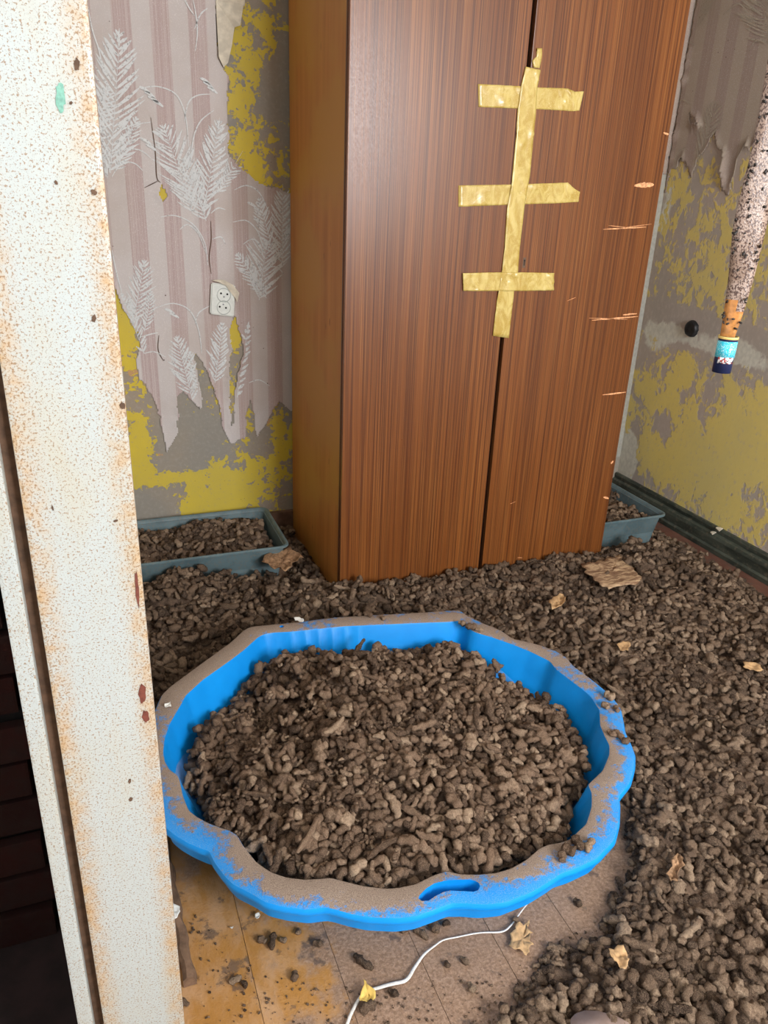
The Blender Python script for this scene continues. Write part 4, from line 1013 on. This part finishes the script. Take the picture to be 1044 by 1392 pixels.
# --- which droppings show largest: exposed, in the picture, near the camera
cm = np.array(cam.matrix_world.inverted())
def project(x, y, z):
    v = cm @ np.array([x, y, z, 1.0]); d = -v[2]
    return 522+1050*v[0]/d, 696-1050*v[1]/d, d
cand = []
for n_, p in enumerate(placed):
    if p[8] < 0.45: continue
    i = int((p[2]-GX0)/CELL); j = int((p[3]-GY0)/CELL)
    if not (0 <= i < NX and 0 <= j < NY): continue
    if p[0].startswith('tray'): continue
    top = p[4]+KINDS[p[1] % 10][1]*p[8]*0.85
    if Hm[j, i] > top+0.0015: continue
    u, v, d = project(p[2], p[3], p[4])
    if not (225 < u < 1035 and 700 < v < 1385) or d < 0.3: continue
    if p[2] < 0.05*p[3]+0.01: continue
    kk = KINDS[p[1] % 10]; cand.append((kk[0]*kk[1]*p[8]**2/d**2, n_, p[0]))
cand.sort(reverse=True)
single = [c for c in cand if c[2] == 'tub'][:135]+[c for c in cand if c[2] == 'floor'][:130]
single_ids = {c[1] for c in single}

def rotm(yaw, pitch, roll):
    return np.array(Matrix.Rotation(yaw, 3, 'Z') @ Matrix.Rotation(pitch, 3, 'Y') @ Matrix.Rotation(roll, 3, 'X'))
def batch(name, items, mat, label, cat, parent=None, group=None):
    Vs = []; Fs = []; Ts = []; off = 0; byk = {}
    for p in items:
        V0, F0 = SH[p[1]]
        Vs.append((V0*p[8]) @ rotm(p[5], p[6], p[7]).T + np.array(p[2:5])); 
        Fs.extend([tuple(i+off for i in f) for f in F0]); off += len(V0); Ts.append(np.full(len(V0), p[9], np.float32))
    V = np.concatenate(Vs)
    o = link_mesh(name, V.tolist(), Fs, mat, parent, True)
    at = o.data.attributes.new('tint', 'FLOAT', 'POINT'); at.data.foreach_set('value', np.concatenate(Ts))
    tag(o, label, cat, group, 'stuff'); return o
rest = [p for n_, p in enumerate(placed) if n_ not in single_ids]
batch('droppings', [p for p in rest if p[0] == 'tub'], M_dung_tub, 'mass of smaller dried droppings heaped in the blue basin', 'droppings')
batch('droppings', [p for p in rest if p[0] == 'floor'], M_dung_flr, 'mass of dried dark brown droppings covering the floor around the basin', 'droppings')
batch('droppings', [p for p in rest if p[0] == 'tray0'], M_dung_flr, 'dried droppings piled in the tray left of the wardrobe', 'droppings')
batch('droppings', [p for p in rest if p[0] == 'tray1'], M_dung_flr, 'dried droppings piled in the tray right of the wardrobe', 'droppings')

hm = {}
def hi_mesh(k, mat, nm='dropping'):
    key = (k, mat.name)
    if key not in hm:
        V0, F0 = SHH[k]; me = bpy.data.meshes.new(nm); me.from_pydata([tuple(v) for v in V0], [], F0); me.polygons.foreach_set('use_smooth', [True]*len(me.polygons)); me.materials.append(mat); me.update(); hm[key] = me
    return hm[key]
def place(k, x, y, z, yaw, pitch, roll, s_, mat, label, group):
    o = bpy.data.objects.new('dropping', hi_mesh(k, mat)); C.objects.link(o)
    o.location = (x, y, z); o.rotation_euler = (Matrix.Rotation(yaw, 3, 'Z') @ Matrix.Rotation(pitch, 3, 'Y') @ Matrix.Rotation(roll, 3, 'X')).to_euler(); o.scale = (s_, s_, s_)
    tag(o, label, 'dropping', group); return o
for _, n_, reg in single:
    p = placed[n_]; look = KINDS[p[1] % 10][4]
    dx_, dy_ = p[2]-TC.x, p[3]-TC.y; rr_ = math.hypot(dx_, dy_); a_ = int(((math.degrees(math.atan2(dy_, dx_))+22.5) % 360)//45)
    if rr_ < 0.13: zone = 'at the middle of'
    else: zone = ('right side', 'back right', 'back', 'back left', 'left side', 'front left', 'front', 'front right')[a_]; zone = ('at the outer ' if rr_ > 0.27 else 'partway to the ')+zone+' of'
    if p[3] < 0.86: fz = ('low in photo nearest the bare boards' if p[2] < 0.66 else 'in lower right part of photo' if p[2] < 0.80 else 'at lower right photo edge')+(', front row' if p[3] < 0.72 else ', second row')
    elif p[3] < 1.05 and p[2] < 1.0: fz = 'by the edge of the bare boards'
    elif p[3] < 1.25: fz = 'close to the right of the basin' if p[2] < 1.12 else 'far to the right of the basin'
    elif p[3] < 1.60: fz = 'behind the basin right curve' if p[2] < 1.25 else 'between the basin and the right skirting'
    else: fz = 'behind the basin by the wardrobe'
    if reg == 'tub': place(p[1], *p[2:5], p[5], p[6], p[7], p[8], M_dung_tub_o, look+' brown dropping '+zone+' the basin heap', 'droppings on the heap in the blue basin')
    else: place(p[1], *p[2:5], p[5], p[6], p[7], p[8], M_dung_flr_o, look+' dark dropping on the floor '+fz, 'droppings on the floor beside the basin')
# long thin strands lying across the top of the heap
for i, (x, y, yaw) in enumerate([(p[0], p[1], a) for p, a in zip([(0.572,1.567),(0.588,1.091),(0.409,1.233),(0.389,1.302),(0.545,1.406),(0.525,1.257),(0.381,1.076),(0.482,0.993),(0.532,0.938),(0.722,1.058),(0.651,1.284),(0.716,1.194),(0.301,1.155),(0.224,1.140),(0.283,0.988),(0.400,0.931),(0.595,0.974),(0.826,1.145),(0.645,1.469),(0.766,1.429)],
        [0.5, 1.7, 0.6, 0.9, 2.4, 1.2, 0.7, 2.2, 1.5, 1.9, 0.2, 1.1, 2.0, 2.6, 0.8, 0.4, 1.4, 2.2, 0.1, 2.9])]):
    hz = float(Hm[int((y-GY0)/CELL), int((x-GX0)/CELL)])
    hx_, hy_ = x-TC.x, y-TC.y; side_ = ('right', 'back right', 'back', 'back left', 'left', 'front left', 'front', 'front right')[int(((math.degrees(math.atan2(hy_, hx_))+22.5) % 360)//45)]
    o = place(14 if i % 2 else 4, x, y, hz+0.004, yaw, -0.75 if i == 0 else random.uniform(-0.15, 0.15), random.uniform(0, 6), 1.0, M_dung_tub_o,
              'long thin strand-like dropping sticking up at the back of the basin heap' if i == 0 else 'long thin strand-like dropping lying '+('near the middle' if math.hypot(hx_, hy_) < 0.12 else 'on the '+side_+' part')+' of the basin heap', 'long strands on the basin heap')
    o.scale = (random.uniform(1.1, 1.6), 0.78, 0.78)
# loose ones on the bare boards
loose = [(0.752,0.821),(0.334,0.843),(0.478,0.864),(0.451,0.861),(0.426,0.883),(0.501,0.863),(0.365,0.775),(0.200,0.930),(0.184,0.940),(0.274,0.901),(0.248,0.936),(0.127,0.882),(0.139,0.871),(0.470,0.792),(0.501,0.787),(0.624,0.829),(0.489,0.740),(0.765,0.759),(0.317,0.766),(0.042,0.873),(0.219,0.928),(0.220,0.856)]
llab = ['pointed oval dropping alone on bare boards right of the leaf', 'long grey crumbling dropping near the left end of the twine', 'grey dropping just below the basin slot', 'flattened grey dropping under the basin rim by the twine',
        'dark dropping touching the basin front edge', 'round dropping under the basin slot, rightmost of the pair', 'small black dropping beside the yellow tag', 'dark curled dropping on orange boards below the basin',
        'leftmost dark dropping on orange boards below the basin', 'dark lump below the basin, nearest the plank joint', 'small dark lump just under the basin rim on orange boards', 'dark bent dropping at the lower left boards',
        'small round dropping at the lower left boards', 'pale ring-shaped dropping on the dirty boards', 'pale curled dropping on the dirty boards, right of the ring', 'small dropping between basin and dry leaf',
        'flattened dropping on the dirty boards below the dry leaf', 'loose dropping at the fringe of the littered floor', 'dark dropping beneath the yellow tag', 'small dropping at the foot of the door frame',
        'dark crumb at the middle of the orange boards', 'dark flat dropping on the orange boards']
lk = [1, 4, 7, 3, 8, 0, 5, 3, 1, 1, 6, 2, 6, 6, 5, 6, 1, 9, 7, 5, 6, 1]
for i, ((x, y), lb, k) in enumerate(zip(loose, llab, lk)):
    s_ = 0.85 if k in (4, 7, 8, 3) else 0.75
    yaw = {0: 2.0, 1: 2.1, 2: 1.7}.get(i, random.uniform(0, 6))
    place(k, x, y, KINDS[k][1]*s_*0.8, yaw, 0, random.uniform(0, 6), s_, M_dung_flr_o, lb, 'loose droppings on the bare boards')
# clumps lying on the basin rim
rimc = [(0.881,1.537),(0.867,1.561),(0.898,1.520),(0.644,1.679),(0.676,1.652),(0.620,1.694),(0.590,1.703),(1.048,1.167),(1.019,1.143),(1.038,1.126),(0.987,1.047),(0.987,1.027),(0.975,1.057),(0.704,0.816),(0.730,0.824),(0.747,0.815),(0.687,0.808)]
rlab = ['back right corner', 'back edge', 'right side', 'right side', 'front right']
for i, (x, y) in enumerate(rimc):
    where = 'at the notch of its back edge' if i < 3 else 'on its straight back edge' if i < 7 else 'on its right side' if i < 13 else 'on its front right curve'
    k = [7, 1, 5, 2, 9, 1, 5, 8, 1, 9, 3, 1, 5, 8, 7, 3, 1][i]
    place(k, x, y, RZ+KINDS[k][1]*0.75, random.uniform(0, 6), 0, random.uniform(0, 6), 0.9, M_dung_tub_o, KINDS[k][4]+' dropping caught on the blue basin rim '+where, 'droppings on the basin rim')
# big curled one at the lower right
cx_, cy__ = [(0.940,0.589)][0]
V = []; F = []; n1_, n2_ = 22, 10
for i in range(n1_+1):
    t = -0.6+4.6*i/n1_; rr = 0.0075*(math.sin(PI*(0.06+0.88*i/n1_))**0.4)
    c0 = Vector((cx_+0.016*math.cos(t), cy__+0.020*math.sin(t), 0.036)); d = Vector((-math.sin(t), math.cos(t), 0)); s1 = Vector((math.cos(t), math.sin(t), 0))
    for k in range(n2_):
        a = 2*PI*k/n2_; q = c0+(s1*math.cos(a)+Vector((0, 0, 1))*math.sin(a))*rr*(1+0.1*math.sin(i*1.7+k)); V.append(tuple(q))
for i in range(n1_):
    for k in range(n2_): F.append((i*n2_+k, i*n2_+(k+1) % n2_, (i+1)*n2_+(k+1) % n2_, (i+1)*n2_+k))
F.append(tuple(range(n2_))); F.append(tuple(n1_*n2_+k for k in reversed(range(n2_))))
o = link_mesh('dropping', V, F, M_dung_flr_o, None, True); tag(o, 'smooth grey dropping curled like a hook at the lower right of the floor', 'dropping')

# ================================================================ SMALL LITTER
M_leaf = plain('dry_tan_leaf', (0.50, 0.31, 0.15), 0.75, 0.25, 90, 0.5)
M_leaf2 = plain('dry_brown_leaf', (0.33, 0.19, 0.10), 0.75, 0.35, 120, 0.5)
def leaf(name, pts, z, mat, label, cat, amp=0.005, seed=0, thick=0.0006, group=None):
    c0 = Vector((sum(p[0] for p in pts)/len(pts), sum(p[1] for p in pts)/len(pts))); rj = random.Random(seed); dn = []
    for i in range(len(pts)):
        a_ = Vector(pts[i]); b_ = Vector(pts[(i+1) % len(pts)]); d_ = b_-a_; nn_ = Vector((-d_.y, d_.x))
        for k in range(3): dn.append(a_+d_*(k/3)+nn_*rj.uniform(-0.16, 0.16))
    pts = [tuple(p) for p in dn]; n_ = len(pts); V = []; F = []
    K = 5
    for k in range(1, K+1):
        for p in pts:
            q = c0.lerp(Vector(p), k/K); h = amp*noise.noise(Vector((q.x*60+seed, q.y*60, seed)))+amp*0.8*noise.noise(Vector((q.x*140+seed, q.y*140, 2)))
            V.append((q.x, q.y, z+h+amp*0.8*(k/K)**2))
    V.append((c0.x, c0.y, z)); ce_ = len(V)-1
    for i in range(n_):
        j = (i+1) % n_; F.append((ce_, i, j))
        for k in range(K-1): F.append((k*n_+i, (k+1)*n_+i, (k+1)*n_+j, k*n_+j))
    o = link_mesh(name, V, F, mat, None, True); m = o.modifiers.new('t', 'SOLIDIFY'); m.thickness = thick
    tag(o, label, cat, group); return o
leaf('dry_leaf', [(0.622,0.818),(0.628,0.810),(0.645,0.818),(0.633,0.801),(0.638,0.794),(0.625,0.783),(0.625,0.771),(0.614,0.766),(0.603,0.756),(0.598,0.770),(0.587,0.775),(0.584,0.785),(0.598,0.802),(0.611,0.809)], 0.006, M_leaf, 'pale tan dry leaf beside the twine on the bare boards', 'leaf', 0.004, 1)
leaf('dry_leaf', [(0.715,0.688),(0.729,0.691),(0.741,0.686),(0.740,0.675),(0.734,0.660),(0.720,0.651),(0.711,0.653),(0.710,0.664),(0.708,0.675)], 0.056, M_leaf, 'curled tan leaf lying right of the basin on the droppings', 'leaf', 0.006, 2)
leaf('dry_leaf', [(0.468,2.194),(0.518,2.251),(0.565,2.259),(0.593,2.212),(0.601,2.170),(0.566,2.149),(0.524,2.099),(0.504,2.115),(0.481,2.138)], 0.088, M_leaf2, 'crumpled brown leaf in front of the left tray near the wardrobe', 'leaf', 0.012, 3)
leaf('dry_leaf', [(1.244,1.720),(1.277,1.738),(1.299,1.732),(1.292,1.696),(1.261,1.670),(1.233,1.669)], 0.072, M_leaf, 'small curled tan leaf behind the basin, in front of the right wardrobe door', 'leaf', 0.010, 4)
leaf('dry_leaf', [(1.592,1.289),(1.616,1.281),(1.630,1.259),(1.607,1.241),(1.582,1.253),(1.573,1.270)], 0.056, M_leaf, 'narrow tan leaf far right on the droppings', 'leaf', 0.004, 5)
leaf('dry_leaf', [(1.311,1.466),(1.339,1.477),(1.348,1.458),(1.321,1.432),(1.301,1.439)], 0.058, M_leaf, 'tiny orange-tan leaf piece behind the basin right side', 'leaf', 0.005, 6)
leaf('dry_leaf', [(0.924,0.794),(0.961,0.817),(0.978,0.815),(0.963,0.789),(0.926,0.766),(0.910,0.770)], 0.050, M_leaf2, 'brown crumpled leaf among droppings below the curled tan leaf', 'leaf', 0.008, 7)
# rough board fragment
g = G('flaky_bark_board', 0.85); n1 = g.noise(1, 5, 0.65, g.co((25, 90, 30)))
g.color(g.mix(g.step(n1, 0.42, 0.60), (0.20, 0.11, 0.06), (0.50, 0.34, 0.20))); g.bump(n1, 0.7, 0.004)
frag = [(1.470,1.883),(1.500,1.880),(1.546,1.883),(1.591,1.892),(1.637,1.902),(1.628,1.870),(1.618,1.822),(1.606,1.771),(1.599,1.726),(1.552,1.710),(1.507,1.713),(1.457,1.709),(1.448,1.742),(1.446,1.778),(1.452,1.824)]
o = leaf('board_fragment', frag, 0.082, g.m, 'rough torn piece of brown board lying by the foot of the right wardrobe door', 'board', 0.004, 9, 0.004)
# batten along the left
M_batten = plain('dirty_brown_batten', (0.17, 0.10, 0.06), 0.85, 0.35, 40, 0.5)
bm = bmesh.new(); bmesh.ops.create_grid(bm, x_segments=1, y_segments=1, size=0.001); bm.clear()
V = []; F = []; n_ = 24
for i in range(n_+1):
    y = 0.90+0.36*i/n_; xo = 0.046+0.010*(1-i/n_)+0.002*math.sin(i*1.3)
    prof = [(-0.010, 0), (-0.010, 0.016), (-0.004, 0.021), (0.006, 0.019), (0.010, 0.010), (0.011, 0)]
    for (a, z) in prof: V.append((xo+a*(1+0.1*math.sin(i*2.1)), y, z*(1+0.12*math.sin(i*0.9))))
for i in range(n_):
    for k in range(6): F.append((i*6+k, i*6+(k+1) % 6, (i+1)*6+(k+1) % 6, (i+1)*6+k))
F.append(tuple(range(6))); F.append(tuple(n_*6+k for k in reversed(range(6))))
o = link_mesh('wooden_batten', V, F, M_batten); tag(o, 'dirty brown wooden batten on the floor between door frame and basin', 'batten')
# white flakes
M_chip = plain('white_flake', (0.78, 0.77, 0.72), 0.7, 0.05)
for (q, z, lb) in (([(0.044,1.047),(0.057,1.036),(0.056,1.020),(0.048,1.014),(0.041,1.022)], 0.024, 'white crumpled flake on the batten beside the door frame'), ([(0.184,0.994),(0.191,0.994),(0.192,0.987),(0.186,0.983),(0.182,0.987)], 0.003, 'small white flake on orange boards below the basin'),
                   ([(0.451,1.723),(0.464,1.719),(0.474,1.700),(0.467,1.695),(0.450,1.708)], 0.154, 'white flake on the back edge of the basin rim'), ([(0.088,1.455),(0.104,1.458),(0.102,1.444),(0.088,1.444)], 0.154, 'cream flake on the left edge of the basin rim'),
                   ([(0.136,0.984),(0.143,0.984),(0.140,0.978)], 0.003, 'tiny white speck on the orange boards near the door frame')):
    leaf('flake', q, z, M_chip, lb, 'flake', 0.0025, len(q), 0.001)
# pale plastic thing just entering at the bottom right
bm = bmesh.new(); pz = [(0.600,0.624),(0.613,0.629),(0.630,0.628),(0.651,0.619),(0.672,0.603),(0.684,0.588),(0.670,0.561),(0.585,0.591)]
f0 = bm.faces.new([bm.verts.new((p[0], p[1], 0.030)) for p in pz]); ext = bmesh.ops.extrude_face_region(bm, geom=[f0]); bmesh.ops.translate(bm, verts=[v for v in ext['geom'] if isinstance(v, bmesh.types.BMVert)], vec=(0, 0, 0.006)); bmesh.ops.bevel(bm, geom=[e for e in bm.edges if e.is_boundary or True], offset=0.0015, segments=2, affect='EDGES')
o = obj('plastic_dish', bm, plain('pinkish_grey_plastic', (0.36, 0.26, 0.22), 0.4, 0.15, 40), None, True); tag(o, 'rounded edge of a pinkish grey plastic dish at the bottom right among droppings', 'dish')

# twine with yellow tag
M_twine = plain('white_plastic_twine', (0.74, 0.70, 0.64), 0.4, 0.12, 200)
tw = [(0.273,0.747),(0.289,0.766),(0.308,0.784),(0.327,0.792),(0.352,0.791),(0.384,0.788),(0.400,0.792),(0.414,0.804),(0.437,0.819),(0.463,0.830),(0.485,0.834),(0.520,0.831),(0.560,0.823),(0.592,0.815),(0.610,0.821),(0.638,0.837),(0.674,0.856),(0.722,0.874),(0.772,0.882),(0.818,0.881)]
ww = [0.0028, 0.0030, 0.0030, 0.0030, 0.0034, 0.0036, 0.0032, 0.0030, 0.0024, 0.0018, 0.0016, 0.0015, 0.0016, 0.0018, 0.0016, 0.0012, 0.0009, 0.0007, 0.0006, 0.0005]
Q = []
for i in range(len(tw)-1):
    p0 = Vector(tw[max(i-1, 0)]); p1 = Vector(tw[i]); p2 = Vector(tw[i+1]); p3 = Vector(tw[min(i+2, len(tw)-1)])
    for k in range(5):
        t = k/5; Q.append((0.5*((2*p1)+(-p0+p2)*t+(2*p0-5*p1+4*p2-p3)*t*t+(-p0+3*p1-3*p2+p3)*t**3), ww[i]*(1-t)+ww[i+1]*t))
Q.append((Vector(tw[-1]), ww[-1])); V = []; F = []
for i, (q, w_) in enumerate(Q):
    d = Q[min(i+1, len(Q)-1)][0]-Q[max(i-1, 0)][0]; d.normalize(); n2 = Vector((-d.y, d.x)); zz = 0.0035+0.002*math.sin(i*0.35)**2
    for (a, b) in ((1, 0), (0.4, 0.8), (-0.4, 0.8), (-1, 0), (-0.4, -0.5), (0.4, -0.5)):
        V.append((q.x+n2.x*w_*a, q.y+n2.y*w_*a, zz+b*0.0011))
for i in range(len(Q)-1):
    for k in range(6): F.append((i*6+k, i*6+(k+1) % 6, (i+1)*6+(k+1) % 6, (i+1)*6+k))
F.append(tuple(range(6))); F.append(tuple((len(Q)-1)*6+k for k in reversed(range(6))))
o = link_mesh('twine', V, F, M_twine, None, True); tag(o, 'thin white plastic twine trailing across the bare boards in front of the basin', 'twine')
leaf('yellow_tag', [(0.324,0.807),(0.326,0.798),(0.337,0.783),(0.331,0.772),(0.325,0.764),(0.326,0.781),(0.317,0.770),(0.305,0.776),(0.309,0.787)], 0.010, plain('yellow_tape_tag', (0.72, 0.48, 0.12), 0.5, 0.15, 60), 'small folded scrap of yellow tape stuck round the white twine', 'tag', 0.003, 11)
